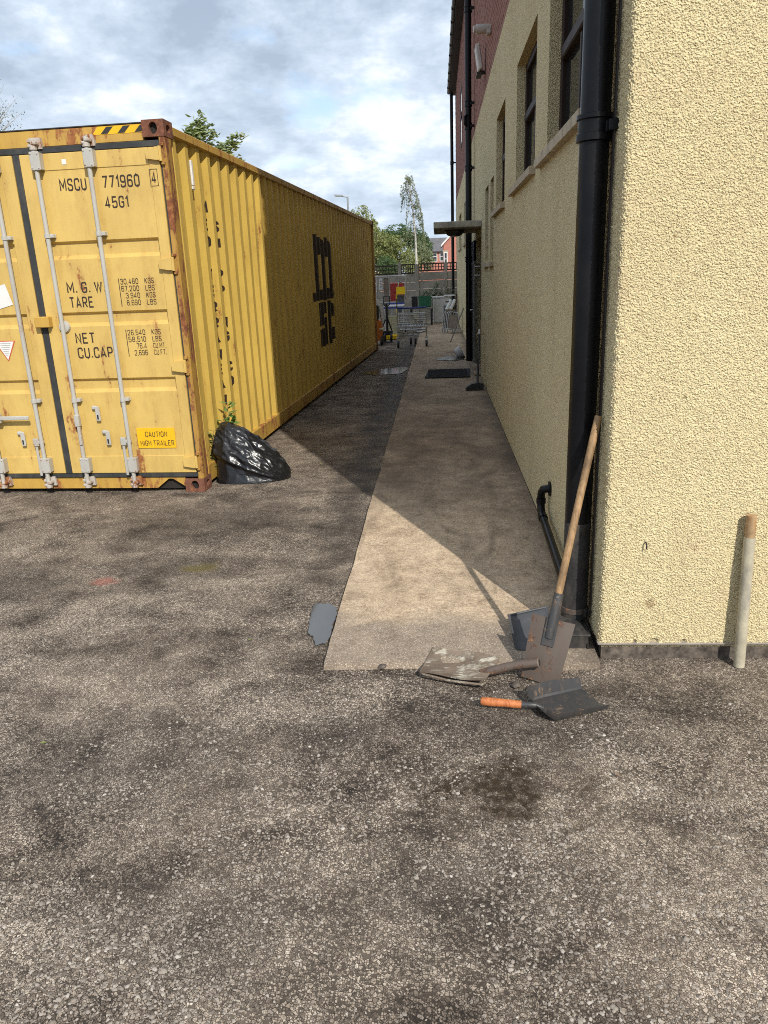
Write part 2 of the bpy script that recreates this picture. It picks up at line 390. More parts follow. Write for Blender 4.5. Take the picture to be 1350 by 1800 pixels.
simple('canopy_concrete', (.42, .385, .31), .9, var=.45, scale=7, bump=.6, bscale=40, dirt=((.06, .06, .045), .7))
b = NB('brick_face')
oi = b.t.nodes.new('ShaderNodeObjectInfo').outputs['Random']
c = b.ramp(b.noise(6.5, 4, .6), [(.3, (.19, .078, .055)), (.5, (.26, .108, .076)), (.7, (.33, .145, .10))])
c = b.mix(b.math('MULTIPLY', oi, .35), c, (.15, .065, .05))
MAT['brick_face'] = b.fin(c, .88, 0, b.bump(b.noise(60, 4), .004, .6))
simple('mortar', (.085, .065, .055), .95, var=.3, scale=20, bump=.5)
simple('pipe_black', (.006, .0065, .008), .34, var=.3, scale=14, bump=.12, bscale=25, dirt=((.016, .015, .014), .5), spec=.22)
simple('pipe_dusty', (.030, .028, .027), .7, var=.5, scale=14, bump=.5, bscale=70, dirt=((.11, .09, .07), .7))
simple('frame_brown', (.030, .016, .012), .6, var=.3, spec=.2)
simple('soffit_dark', (.022, .022, .026), .6, var=.3)
b = NB('window_glass')
MAT['window_glass'] = b.fin(b.ramp(b.noise(1.2, 3), [(.3, (.012, .014, .014)), (.7, (.030, .034, .032))]), .05, 0, b.bump(b.noise(1.5, 2), .004, .15), spec=.7)
simple('door_navy', (.008, .010, .022), .62, var=.3, dirt=((.02, .02, .024), .5), spec=.25)
simple('frame_grey', (.16, .175, .145), .6, var=.3, dirt=((.09, .08, .06), .6))
simple('dark_inside', (.02, .016, .013), .9)
simple('white_plastic', (.50, .47, .43), .5, var=.15, dirt=((.35, .3, .25), .5))
simple('black_plastic', (.014, .014, .016), .5, var=.3, dirt=((.07, .06, .05), .35))
simple('lamp_glass', (.07, .075, .08), .25, var=.2)
simple('brass', (.35, .25, .11), .4, metal=.8)
# --- container
YEL = (.70, .475, .105)
rust_paint('container_yellow', YEL, .38)
rust_paint('container_door', (.69, .475, .140), .46)
rust_paint('container_rail', (.60, .37, .075), .62)
rust_paint('container_post', (.50, .29, .06), .74, rough=.55, deep=(.10, .032, .018), light=(.25, .085, .035))
rust_paint('rusty_casting', (.22, .085, .05), .9, rough=.7, deep=(.085, .032, .022), light=(.19, .075, .045))
rust_paint('rod_galvanised', (.50, .485, .445), .38, rough=.42)
rust_paint('rod_end_rusty', (.56, .53, .48), .68, rough=.55)
simple('gasket', (.034, .036, .038), .75, var=.35, dirt=((.10, .095, .085), .5))
b = NB('lettering')
MAT['lettering'] = b.fin(b.ramp(b.noise(90, 6, .7), [(.3, (.030, .017, .012)), (.70, (.045, .028, .02)), (.80, (.22, .13, .04))]), .6)
simple('decal_yellow', (.80, .46, .01), .45, var=.08, dirt=((.5, .3, .06), .25))
simple('decal_white', (.74, .73, .70), .5, var=.1, dirt=((.5, .42, .3), .4))
simple('decal_red', (.55, .09, .04), .5, var=.2)
simple('print_grey', (.28, .27, .26), .6)
simple('hazard_black', (.03, .028, .025), .6, var=.4)
# --- tools & junk
def wood(name, a_, c_, sc_=9):
    b = NB(name); v = b.map((26, 26, 1.6))
    n = b.noise(sc_*.35, 7, .62, v, dist=1.0)
    c = b.ramp(n, [(.3, a_), (.62, c_)])
    c = b.mix(b.ramp(b.noise(7, 7, .65), [(.5, 0.0), (.75, .7)]), c, tuple(x*.35 for x in a_))
    MAT[name] = b.fin(c, .6, 0, b.bump(n, .002, .4))
wood('ash_handle', (.20, .115, .052), (.40, .245, .115)); wood('orange_handle', (.33, .085, .022), (.56, .19, .06)); wood('old_timber', (.12, .10, .08), (.24, .2, .16))
rust_paint('old_steel', (.115, .088, .070), .66, rough=.62, streak=False, deep=(.050, .030, .022), light=(.125, .072, .050), ns=2.3)
rust_paint('dark_steel', (.050, .050, .051), .52, rough=.42, streak=False, deep=(.045, .034, .028), light=(.15, .105, .075), ns=4.0)
b = NB('caked_steel')
base = b.ramp(b.noise(9, 7, .65), [(.3, (.11, .078, .055)), (.6, (.22, .165, .12))])
cake = b.ramp(b.noise(15, 8, .68, b.map((1, 1.7, 1))), [(.50, 0.0), (.60, 1.0)])
MAT['caked_steel'] = b.fin(b.mix(cake, base, b.ramp(b.noise(30, 5), [(.3, (.30, .25, .18)), (.7, (.55, .50, .41))])), .85, 0, b.bump(b.math('ADD', cake, b.noise(40, 5)), .006, .7))
simple('grey_plastic', (.066, .068, .073), .55, var=.25, dirt=((.16, .14, .12), .5))
b = NB('bin_bag')
MAT['bin_bag'] = b.fin((.0070, .0073, .0085), .29, 0, b.bump(b.math('ADD', b.math('MULTIPLY', b.noise(40, 4, .6, dist=.6), .5), b.noise(12, 3, .5, b.map((1, 1, 3.0), (0, 0, 0), (0, .65, 0)), dist=1.0)), .008, .36), spec=.65)
simple('pole_plastic', (.46, .41, .30), .65, var=.28, scale=11, bump=.3, dirt=((.20, .185, .17), .9))
simple('pole_cap', (.44, .29, .15), .7, var=.35, scale=30, dirt=((.38, .16, .05), .9))
simple('rubber_mat', (.012, .012, .014), .85, var=.3, bump=.6, bscale=140)
simple('chrome', (.46, .46, .45), .32, metal=.85, var=.2)
simple('blue_plastic', (.03, .06, .30), .5); simple('red_plastic', (.48, .045, .04), .5); simple('green_plastic', (.02, .14, .07), .5)
simple('yellow_plastic', (.85, .56, .0), .5, var=.1); simple('grey_bin', (.15, .165, .20), .55); simple('orange_plastic', (.55, .16, .02), .5)
simple('appliance_white', (.66, .655, .64), .4, var=.1, dirt=((.45, .43, .4), .5)); simple('cream_plastic', (.50, .48, .34), .55)
simple('cushion', (.24, .19, .15), .8); simple('cable', (.02, .016, .014), .6); simple('bead_metal', (.55, .50, .47), .4, metal=.5)
simple('fence_concrete', (.36, .32, .265), .9, var=.3, scale=5, bump=.5, dirt=((.10, .1, .07), .4))
simple('trellis_wood', (.055, .038, .03), .85)
simple('roof_slate', (.13, .125, .13), .8, var=.3, scale=1.5); simple('cream_wall', (.56, .46, .36), .85); simple('bargeboard', (.70, .68, .64), .6)
simple('pane_far', (.05, .06, .07), .2); simple('galv_grey', (.33, .35, .36), .5, metal=.4)
b = NB('house_brick')
br = b.t.nodes.new('ShaderNodeTexBrick'); b.t.links.new(b.map((1, 1, 1), rot=(R(90), 0, 0)), br.inputs['Vector'])
br.inputs['Scale'].default_value = 1; br.inputs['Brick Width'].default_value = .225; br.inputs['Row Height'].default_value = .075; br.inputs['Mortar Size'].default_value = .008
br.inputs['Color1'].default_value = (.40, .105, .07, 1); br.inputs['Color2'].default_value = (.48, .15, .10, 1); br.inputs['Mortar'].default_value = (.42, .33, .28, 1)
MAT['house_brick'] = b.fin(br.outputs[0], .9)
def leafmat(name, lo, hi_):
    b = NB(name); c = b.ramp(b.noise(3.5, 4, .6), [(.3, lo), (.7, hi_)])
    tr = b.t.nodes.new('ShaderNodeBsdfTranslucent'); b.put(tr.inputs[0], b.mix(.5, c, (.30, .42, .06)))
    ad = b.t.nodes.new('ShaderNodeMixShader'); ad.inputs[0].default_value = .28
    b.fin(c, .55, 0, spec=.3); b.t.links.new(b.b.outputs[0], ad.inputs[1]); b.t.links.new(tr.outputs[0], ad.inputs[2]); b.t.links.new(ad.outputs[0], b.out.inputs[0])
    MAT[name] = b.m
leafmat('leaf_green', (.20, .26, .11), (.40, .46, .24)); leafmat('leaf_yellowgreen', (.17, .19, .065), (.31, .32, .13)); leafmat('leaf_dark', (.045, .09, .04), (.11, .17, .07))
leafmat('leaf_birch', (.14, .165, .09), (.27, .29, .17)); leafmat('leaf_privet', (.08, .17, .04), (.22, .34, .09)); leafmat('leaf_grey', (.13, .14, .11), (.24, .25, .20))
simple('bark', (.12, .09, .065), .9, var=.4, bump=.6); simple('bark_white', (.50, .48, .43), .8, var=.3, dirt=((.1, .09, .08), .7))
simple('stalk', (.22, .15, .10), .7)
b = NB('chip_stone')
oi = b.t.nodes.new('ShaderNodeNewGeometry').outputs['Random Per Island']
MAT['chip_stone'] = b.fin(b.mix(b.math('MULTIPLY', b.noise(1.3, 5), .22), b.ramp(oi, [(0, (.12, .100, .083)), (.3, (.23, .195, .163)), (.7, (.35, .302, .255)), (.97, (.44, .39, .335)), (1, (.56, .51, .45))]), (.08, .065, .052)), .85, spec=.3)

# ================================================================== SETTING
# ground: one sheet to the horizon, gently uneven near the camera
def ground_sheet():
    xs = np.concatenate([[-600, -200, -60, -20, -9], np.arange(-6, 3.01, .12), [5, 12, 40, 150, 600]])
    ys = np.concatenate([[-300, -60, -12, -3], np.arange(0, 12.01, .12), np.arange(12.5, 30.1, .5), [40, 70, 130, 300, 900]])
    X, Y = np.meshgrid(xs, ys); P = np.stack([X.ravel(), Y.ravel(), 0*X.ravel()], 1)
    near = (P[:, 0] > -6) & (P[:, 0] < 3) & (P[:, 1] > 0) & (P[:, 1] < 12)
    P[:, 2] = np.where(near, .012*perlin(P*np.array([.7, .7, 1])+5.5), 0)-.004
    keep = (np.abs(P[:, 0]+.62) < .35) & (P[:, 1] > 3) & (P[:, 1] < 4.2); P[keep, 2] = -.006
    nx = len(xs); F = []
    for j in range(len(ys)-1):
        a_ = np.arange(nx-1)+j*nx; F.append(np.stack([a_, a_+1, a_+nx+1, a_+nx], 1))
    return npmesh('ground', P, np.concatenate(F))
struct('ground', ground_sheet(), MAT['asphalt'], 180)

# concrete path along the wall, its near end and kerb edge ragged
def path_sheet():
    ys = np.concatenate([np.arange(3.06, 6, .03), np.arange(6, 29.31, .15)]); ts = np.linspace(0, 1, 22)
    V = []; n = len(ts)
    for y in ys:
        xl = -.552+.003*math.sin(y*3.1)+.009*float(perlin([[y*4.3, 3.2, 0]])[0])
        for t in ts:
            x = xl+(0.708-xl)*t
            y_ = y
            if y < 3.3: y_ = y+.035*float(perlin([[x*6, 1.1, .5]])[0])-.03*t*0
            V.append((x, y_, .028+.006*float(perlin([[x*1.5, y*1.1, 2]])[0])))
    top = len(V); F = []
    for j in range(len(ys)-1):
        for i in range(n-1): F.append((j*n+i, j*n+i+1, (j+1)*n+i+1, (j+1)*n+i))
    # skirt: left edge and near end drop to the ground
    sk = []
    ring = [j*n for j in range(len(ys)-1, -1, -1)]+list(range(1, n))
    for k in ring: x, y, z = V[k]; sk.append((x-.006, y-.008, -.03))
    V += sk
    for i in range(len(ring)-1): F.append((ring[i], ring[i+1], top+i+1, top+i))
    me = bpy.data.meshes.new('path'); me.from_pydata(V, [], F); me.validate(); return me
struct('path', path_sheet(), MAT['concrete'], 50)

def blob_sheet(name, pts, z, mat, wob=.02, n=60):
    cx_ = sum(p_[0] for p_ in pts)/len(pts); cy_ = sum(p_[1] for p_ in pts)/len(pts); ring = []
    m_ = len(pts)
    for k in range(n):
        t = k/n*m_; i = int(t); f = t-i; f = f*f*(3-2*f)*.5+f*.5
        a_, b_ = pts[i % m_], pts[(i+1) % m_]
        x = a_[0]+(b_[0]-a_[0])*f; y = a_[1]+(b_[1]-a_[1])*f
        d = wob*float(perlin([[x*9, y*9, 4]])[0]+.6*perlin([[x*31, y*31, 8]])[0])
        ring.append((x+d*(x-cx_)/.1*.5, y+d*(y-cy_)/.1*.5, z))
    mb = MB(); mb.add([(cx_, cy_, z)]+ring, [(0, 1+k, 1+(k+1) % n) for k in range(n)])
    return struct(name, mb.mesh(name), mat)
blob_sheet('puddle', [(-.715, 3.77), (-.575, 3.71), (-.565, 3.47), (-.578, 3.29), (-.625, 3.285), (-.69, 3.42)], .0065, MAT['water'], .06, 110)
blob_sheet('puddle', [(-1.45, 14.0), (-1.15, 13.6), (-.72, 13.75), (-.60, 14.15), (-.62, 14.7), (-1.0, 14.55)], .004, MAT['wet_film'], .05)
blob_sheet('puddle', [(-.1, 15.5), (.3, 15.25), (.62, 15.5), (.62, 16.1), (.2, 16.2)], .0375, MAT['wet_film'], .05)

# loose and proud chippings near the camera: nobody could count them
def chippings(n=34000):
    u_ = rng.random(n); y = 1.15+(2.9-1.15)*(u_**1.35); x = rng.uniform(-1.45, 1.35, n)
    dens = fbm(np.stack([x*2.4, y*2.4, 0*x+3], 1), 3)
    fade = np.clip((2.95-y)/1.1, 0, 1)
    keep = (dens+rng.normal(0, .16, n) > -.02) & (rng.random(n) < fade+.08) & ~((np.hypot((x-.21)/1.25, y-2.19) < .13))
    x, y = x[keep], y[keep]; n = len(x)
    base = np.array([[1, 0, 0], [.45, .85, 0], [-.6, .7, 0], [-1, -.1, 0], [-.35, -.9, 0], [.6, -.7, 0], [.45, .15, .75], [-.35, .35, .8], [-.25, -.4, .7]])
    tri = np.array([[0, 1, 6], [1, 2, 7], [1, 7, 6], [2, 3, 7], [3, 4, 8], [3, 8, 7], [4, 5, 8], [5, 0, 6], [5, 6, 8], [6, 7, 8]])
    S = rng.lognormal(math.log(.0042), .36, n); S = np.clip(S, .0018, .0085)
    V = base[None]*(1+rng.normal(0, .22, (n, 9, 1))); a_ = rng.random(n)*2*np.pi
    ca_, sa_ = np.cos(a_)[:, None], np.sin(a_)[:, None]
    asp = rng.uniform(.6, 1.0, n)[:, None]
    vx, vy = V[:, :, 0], V[:, :, 1]*asp
    P = np.empty_like(V); P[:, :, 0] = vx*ca_-vy*sa_; P[:, :, 1] = vx*sa_+vy*ca_; P[:, :, 2] = V[:, :, 2]*rng.uniform(.3, .75, n)[:, None]
    tx, ty = rng.normal(0, .22, n)[:, None], rng.normal(0, .22, n)[:, None]
    P[:, :, 2] += P[:, :, 0]*tx+P[:, :, 1]*ty
    P *= S[:, None, None]
    gz = .012*perlin(np.stack([x*.7, y*.7, 0*x], 1)+5.5)-.004
    P[:, :, 0] += x[:, None]; P[:, :, 1] += y[:, None]; P[:, :, 2] += gz[:, None]
    F = (tri[None]+9*np.arange(n)[:, None, None]).reshape(-1, 3)
    o_ = obj('stone_chippings', npmesh('stone_chippings', P.reshape(-1, 3), F), MAT['chip_stone'])
    tag(o_, 'pale stone chippings standing proud of the worn black tarmac', 'gravel'); o_['kind'] = 'stuff'
chippings()

# ================================================================== BUILDING
WX, WY = .712, 3.14           # side wall plane (x) and front wall plane (y)
bl = thing('building', 'cream roughcast building with brick upper storey and black pipes', 'building', (WX, WY, 0))
# near corner: displaced roughcast running round the corner
def roughcast_corner():
    step = .0029; r_ = .022
    L1, L2 = .528, 1.0
    s_ = np.arange(0, L1+L2+1e-6, step); zs = np.arange(.086, 2.70, step)
    # path: from (WX, WY+L1) down to the corner then along +x, rounded
    px_ = np.where(s_ < L1, WX, WX+(s_-L1)); py_ = np.where(s_ < L1, WY+L1-s_, WY)
    nxv = np.where(s_ < L1, -1.0, 0.0); nyv = np.where(s_ < L1, 0.0, -1.0)
    arc = np.abs(s_-L1) < r_; t = (s_[arc]-(L1-r_))/(2*r_)*math.pi/2
    px_[arc] = WX+r_-r_*np.cos(t); py_[arc] = WY+r_-r_*np.sin(t); nxv[arc] = -np.cos(t); nyv[arc] = -np.sin(t)
    S_, Z_ = np.meshgrid(np.arange(len(s_)), zs); k = S_.ravel(); z = Z_.ravel()
    q_ = np.stack([px_[k]*1.0, py_[k], z], 1)
    n1 = perlin(q_*165); n2 = perlin(q_*240+9); n3 = perlin(q_*40+4)
    d = .0100*np.maximum(n1, -.14)+.0040*n2+.0026*n3+.003*perlin(q_*3+2)
    ragged = (z < .119) & (perlin(np.stack([q_[:, 0]*14, q_[:, 1]*14, 0*z], 1)) > .12)
    d = np.where(ragged & (z < .086+.03*perlin(np.stack([q_[:, 0]*14, q_[:, 1]*14, 0*z], 1))*3), d-.014, d)
    P = np.stack([q_[:, 0]+nxv[k]*d-.712, q_[:, 1]+nyv[k]*d-WY, z], 1)
    nx_ = len(s_); a_ = np.arange(nx_-1)
    F = np.concatenate([np.stack([a_+j*nx_, a_+1+j*nx_, a_+nx_+1+j*nx_, a_+nx_+j*nx_], 1) for j in range(len(zs)-1)])
    return npmesh('corner_render', P, F)
obj('corner_render', roughcast_corner(), MAT['render_wall_near'], bl, 180)
# front wall beyond the frame, upper front wall
mb = MB(); mb.box((1.710, WY, .086), (7.5, WY+.25, 4.13)); mb.box((WX+.001, WY+.001, 2.692), (1.709, WY+.25, 4.13)); mb.box((WX+.016, WY+.014, .06), (1.709, WY+.25, 2.691))
part('wall_front', mb, MAT['render_wall'], bl)
mb = MB(); mb.box((WX+.018, WY+.020, -.05), (7.5, WY+.25, .080)); mb.box((WX+.03, WY+.251, -.05), (WX+.2, 29.3, .0515))
part('plinth', mb, MAT['masonry'], bl)
mb = MB(); mb.box((WX-.004, WY-.008, .0805), (7.5, WY+.03, .0858))
part('render_stop_bead', mb, MAT['bead_metal'], bl)
# side wall with openings (y0,y1,z0,z1)
WIN = [(3.98, 5.33, 2.46, 3.40), (5.96, 7.33, 2.46, 3.40), (8.51, 9.69, 2.43, 3.39), (10.10, 10.70, 1.86, 2.85), (11.08, 11.80, 1.86, 2.85), (19.5, 20.7, 2.42, 3.37), (23.1, 25.4, 2.42, 3.37)]
DOOR = (12.86, 14.55, .0, 2.27)
def holes_wall(mb, y0, y1, z0, z1, holes, x, depth):
    ys = sorted({y0, y1, *[v for h_ in holes for v in h_[:2]]}); zs = sorted({z0, z1, *[v for h_ in holes for v in h_[2:]]})
    ys = [v for v in ys if y0 <= v <= y1]; zs = [v for v in zs if z0 <= v <= z1]
    for a_, b_ in zip(ys, ys[1:]):
        for c_, d_ in zip(zs, zs[1:]):
            if any(h_[0] <= a_ and b_ <= h_[1] and h_[2] <= c_ and d_ <= h_[3] for h_ in holes): continue
            mb.quad((x, a_, c_), (x, b_, c_), (x, b_, d_), (x, a_, d_))
    for h_ in holes:
        a_, b_, c_, d_ = h_; X2 = x+depth
        mb.quad((x, a_, c_), (X2, a_, c_), (X2, a_, d_), (x, a_, d_)); mb.quad((x, b_, c_), (X2, b_, c_), (X2, b_, d_), (x, b_, d_))
        mb.quad((x, a_, d_), (X2, a_, d_), (X2, b_, d_), (x, b_, d_)); mb.quad((x, a_, c_), (X2, a_, c_), (X2, b_, c_), (x, b_, c_))
mb = MB(); holes_wall(mb, 3.668, 29.3, .03, 4.13, WIN+[DOOR], WX, .10); mb.quad((WX, 29.3, .03), (7.5, 29.3, .03), (7.5, 29.3, 4.13), (WX, 29.3, 4.13))
mb.quad((WX, WY+.002, 2.69), (WX, 3.668, 2.69), (WX, 3.668, 4.13), (WX, WY+.002, 4.13))
part('wall_side', mb, MAT['render_wall'], bl)
for (a_, b_, c_, d_) in WIN:
    X = WX+.072; mb = MB(); fwid = .065
    for q_ in (((X, a_, c_), (X+.05, a_+fwid, d_)), ((X, b_-fwid, c_), (X+.05, b_, d_)), ((X, a_+fwid, c_), (X+.05, b_-fwid, c_+fwid)), ((X, a_+fwid, d_-fwid), (X+.05, b_-fwid, d_))): mb.bbox(*q_, .006)
    if b_-a_ > 1:
        zm = c_+.55*(d_-c_); mb.bbox((X-.012, a_+fwid, zm-.035), (X+.05, b_-fwid, zm+.035), .008)
        mb.bbox((X+.004, a_+.5*(b_-a_)-.022, c_+fwid), (X+.048, a_+.5*(b_-a_)+.022, zm-.036), .005)
    wo_ = part('window', mb, MAT['frame_brown'], bl)
    part('pane', MB().box((X+.028, a_+.05, c_+.05), (X+.034, b_-.05, d_-.05)), MAT['window_glass'], wo_)
    if d_-c_ < .97 or a_ > 9.9:
        mbs = MB(); sl = .30 if b_-a_ > 1 else .12
        mbs.prism([(WX-.045, c_-.075), (WX+.09, c_-.075), (WX+.09, c_-.002), (WX-.045, c_-.022)], a_-(.06 if b_-a_ < 1 else .05), b_+sl, lambda u, v_, d: (u, d, v_))
        part('sill', mbs, MAT['sill_stone'], wo_)
# door recess, leaf, post
mb = MB(); mb.quad((WX+.10, DOOR[0], 0), (1.15, DOOR[0], 0), (1.15, DOOR[0], 2.27), (WX+.10, DOOR[0], 2.27)); mb.quad((WX+.1, DOOR[1], 0), (1.15, DOOR[1], 0), (1.15, DOOR[1], 2.27), (WX+.1, DOOR[1], 2.27))
mb.quad((WX+.1, DOOR[0], 2.27), (1.15, DOOR[0], 2.27), (1.15, DOOR[1], 2.27), (WX+.1, DOOR[1], 2.27)); mb.quad((1.15, DOOR[0], 0), (1.15, DOOR[1], 0), (1.15, DOOR[1], 2.27), (1.15, DOOR[0], 2.27))
part('door_recess', mb, MAT['dark_inside'], bl)
dm = Matrix.Translation((.713, 14.56, .05))
mb = MB(); mb.bbox((-.045, 0, 0), (-.004, 1.10, 2.22), .004, dm); mb.bbox((-.045, 1.11, 0), (-.004, 2.24, 2.22), .004, dm); mb.bbox((-.049, .08, .2), (-.0455, .50, .95), .001, dm); mb.bbox((-.049, .08, 1.1), (-.0455, .50, 2.05), .001, dm)
dl = part('door', mb, MAT['door_navy'], bl)
mb = MB(); mb.tube([dm @ Vector((-.046, .34, .98)), dm @ Vector((-.09, .34, .98)), dm @ Vector((-.09, .18, .97))], .011, 8); part('handle', mb, MAT['chrome'], dl, smooth=40)
part('door_frame', MB().bbox((.655, 14.40, .03), (.70, 14.50, 1.86), .004).bbox((.655, 14.28, 1.86), (.70, 14.50, 1.90), .004), MAT['frame_grey'], bl)
mb = MB(); mb.tube([(.63, 13.20, 1.60), (.63, 13.20, 1.84)], .012, 8); mb.box((.62, 13.18, 1.66), (.712, 13.22, 1.675)); mb.box((.62, 13.18, 1.80), (.712, 13.22, 1.815)); part('wall_bracket', mb, MAT['chrome'], bl)
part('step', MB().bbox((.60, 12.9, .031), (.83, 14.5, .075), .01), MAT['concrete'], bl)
# canopy slab over the door
part('canopy', MB().bbox((-.05, 12.75, 2.405), (WX-.002, 14.80, 2.50), .008), MAT['canopy_concrete'], bl)
# upper brick storey: backing, nearest bricks one by one, the rest joined
mb = MB(); mb.box((WX+.014, WY+.014, 4.13), (7.5, 29.29, 7.7)); part('brick_backing', mb, MAT['mortar'], bl)
UW = [(17.0, 18.2, 5.0, 6.45), (22.0, 23.2, 5.0, 6.45), (9.0, 10.2, 5.3, 6.6)]
BW_, BH_ = .225, .075
bme = MB().bbox((0, 0, 0), (.03, .215, .065), .004).mesh('brick'); bme.materials.append(MAT['brick_face'])
rest = MB(); cnt = 0
cand = []
for r_ in range(47):
    for k in range(-1, 116):
        y = WY+.02+k*BW_+(.1125 if r_ % 2 else 0); z = 4.135+r_*BH_
        if y < WY or y+.215 > 29.3: continue
        if any(u_[0]-.215 < y < u_[1] and u_[2]-.06 < z < u_[3] for u_ in UW): continue
        cand.append((0 if (7.8 < y < 12.6 and r_ < 15) else 1, y, z))
cand.sort(key=lambda c_: c_[0])
for pr, y, z in cand:
    if pr == 0 and cnt < 300:
        o_ = obj('brick', bme, None, bl); o_.location = (.0005+random.uniform(-.002, .002), y-WY, z); cnt += 1
    else:
        x = WX+.001+random.uniform(-.002, .002)
        rest.add([(x, y, z), (x, y+.215, z), (x, y+.215, z+.065), (x, y, z+.065), (x+.02, y, z), (x+.02, y+.215, z), (x+.02, y+.215, z+.065), (x+.02, y, z+.065)], [(0, 3, 2, 1), (0, 1, 5, 4), (2, 3, 7, 6), (0, 4, 7, 3), (1, 2, 6, 5)])
o_ = obj('brickwork', rest.mesh('brickwork', Vector((WX, WY, 0)), False), MAT['brick_face'], bl); o_['kind'] = 'stuff'
for (a_, b_, c_, d_) in UW:
    mb = MB(); X = WX-.005
    for q_ in (((X, a_, c_), (X+.05, a_+.07, d_)), ((X, b_-.07, c_), (X+.05, b_, d_)), ((X, a_+.07, c_), (X+.05, b_-.07, c_+.07)), ((X, a_+.07, d_-.07), (X+.05, b_-.07, d_)), ((X-.01, a_+.07, c_+.7), (X+.05, b_-.07, c_+.77))): mb.bbox(*q_, .006)
    wo_ = part('window', mb, MAT['frame_brown'], bl)
    part('pane', MB().box((X+.008, a_+.05, c_+.05), (X+.012, b_-.05, d_-.05)), MAT['window_glass'], wo_)
# roof edge, soffit, gutter with brackets
mb = MB(); mb.prism([(.50, 7.68), (7.5, 7.68), (7.5, 7.95), (4, 9.2), (.46, 7.86)], 3.1, 29.4, lambda u, v_, d: (u, d, v_)); part('roof', mb, MAT['roof_slate'], bl)
mb = MB(); mb.box((.52, 3.15, 7.60), (WX+.3, 29.38, 7.675)); part('soffit', mb, MAT['soffit_dark'], bl)
prof = [(.43+.06-.06*math.cos(t), 7.70-.055*math.sin(t)) for t in np.linspace(0, math.pi, 9)]
mb = MB(); mb.prism(prof, 3.1, 29.4, lambda u, v_, d: (u, d, v_)); g_ = part('gutter', mb, MAT['pipe_black'], bl, smooth=40)
for k in range(26):
    y = 3.5+k*1.0; part('gutter_bracket', MB().box((.424, y, 7.638), (.56, y+.03, 7.712)), MAT['pipe_black'], g_)
# downpipes with collars and brackets
def downpipe(x, y, z0, z1, r_, collars, mat, n=20):
    o_ = part('downpipe', MB().tube([(x, y, z0), (x, y, z1)], r_, n), MAT[mat], bl, smooth=40)
    for z in collars:
        part('collar', MB().lathe([(r_+.001, -.05), (r_+.013, -.046), (r_+.013, -.02), (r_+.007, -.016), (r_+.007, .03), (r_+.014, .034), (r_+.014, .05), (r_+.001, .054)], (x, y, z), n), MAT[mat], o_, smooth=40)
        part('bracket', MB().bbox((x+r_*.6, y-.10, z-.022), (WX+.005, y-.065, z+.022), .004).bbox((x+r_*.5, y-.066, z-.02), (x+r_*.9, y, z+.02), .003), MAT[mat], o_)
    return o_
p1 = downpipe(.640, 3.375, .11, 7.0, .060, [2.26, 4.3], 'pipe_black', 28)
downpipe(.605, 15.2, .0, 7.66, .058, [1.95, 3.55, 4.25, 4.62, 6.1], 'pipe_black')
part('pipe_branch', MB().tube([(.605, 15.2, 4.45), (.54, 15.12, 4.40), (.54, 15.12, 4.30), (.605, 15.2, 4.22)], .03, 10), MAT['pipe_black'], bl, smooth=40)
downpipe(.575, 29.0, .0, 7.66, .055, [3.0, 5.4], 'pipe_black')
part('cable', MB().tube([(.700, 3.285, .16), (.699, 3.288, .6), (.701, 3.283, 1.2), (.699, 3.287, 1.9), (.700, 3.285, 3.2)], .0035, 6), MAT['cable'], bl)
part('conduit', MB().tube([(.700, 3.305, .20), (.701, 3.308, .9), (.699, 3.305, 1.6), (.701, 3.307, 3.2)], .004, 6), MAT['frame_brown'], bl)
# gully shoe at the pipe's foot: open hopper box with rim, lip and jubilee band
mb = MB(); mb.prism([(-.075, 0), (.075, 0), (.072, .095), (.05, .118), (-.05, .118), (-.072, .095)], 3.195, 3.36, lambda u, v_, d: (.605+u, d, .0+v_)); gs = part('gully_shoe', mb, MAT['pipe_dusty'], bl)
part('lip', MB().bbox((.525, 3.19, .088), (.688, 3.365, .100), .004), MAT['pipe_dusty'], gs)
part('spout_slot', MB().box((.672, 3.188, .005), (.680, 3.194, .055)), MAT['dark_inside'], gs)
part('pipe_band', MB().lathe([(.0615, -.014), (.064, -.012), (.064, .012), (.0615, .014)], (.64, 3.375, .155), 28), MAT['old_steel'], p1, smooth=40)
part('pipe_band_clip', MB().bbox((.672, 3.30, .135), (.688, 3.322, .175), .004).bbox((.690, 3.302, .135), (.702, 3.324, .175), .004), MAT['cable'], p1)
part('dusty_foot', MB().tube([(.64, 3.375, .112), (.64, 3.375, .60)], .0608, 28, cap=False), MAT['pipe_dusty'], p1, smooth=40)
# small waste pipe: out of the wall, bend, along the wall to the gully
pts = [(.74, 4.72, .37), (.69, 4.72, .37), (.668, 4.74, .362), (.66, 4.76, .335), (.66, 4.78, .29), (.66, 4.775, .24), (.66, 4.74, .205), (.66, 4.68, .19), (.655, 4.0, .145), (.65, 3.45, .11)]
wp = part('waste_pipe', MB().tube(pts, .026, 14), MAT['pipe_black'], bl, smooth=50)
part('socket', MB().tube([(.66, 4.776, .29), (.66, 4.776, .255)], .031, 14), MAT['pipe_black'], wp, smooth=50)
part('socket', MB().tube([(.66, 4.70, .194), (.66, 4.64, .188)], .031, 14), MAT['pipe_black'], wp, smooth=50)
part('wall_plate', MB().lathe([(.05, 0), (.05, .006), (.03, .012)], (.700, 4.72, .37), 16, 'x'), MAT['pipe_black'], wp)

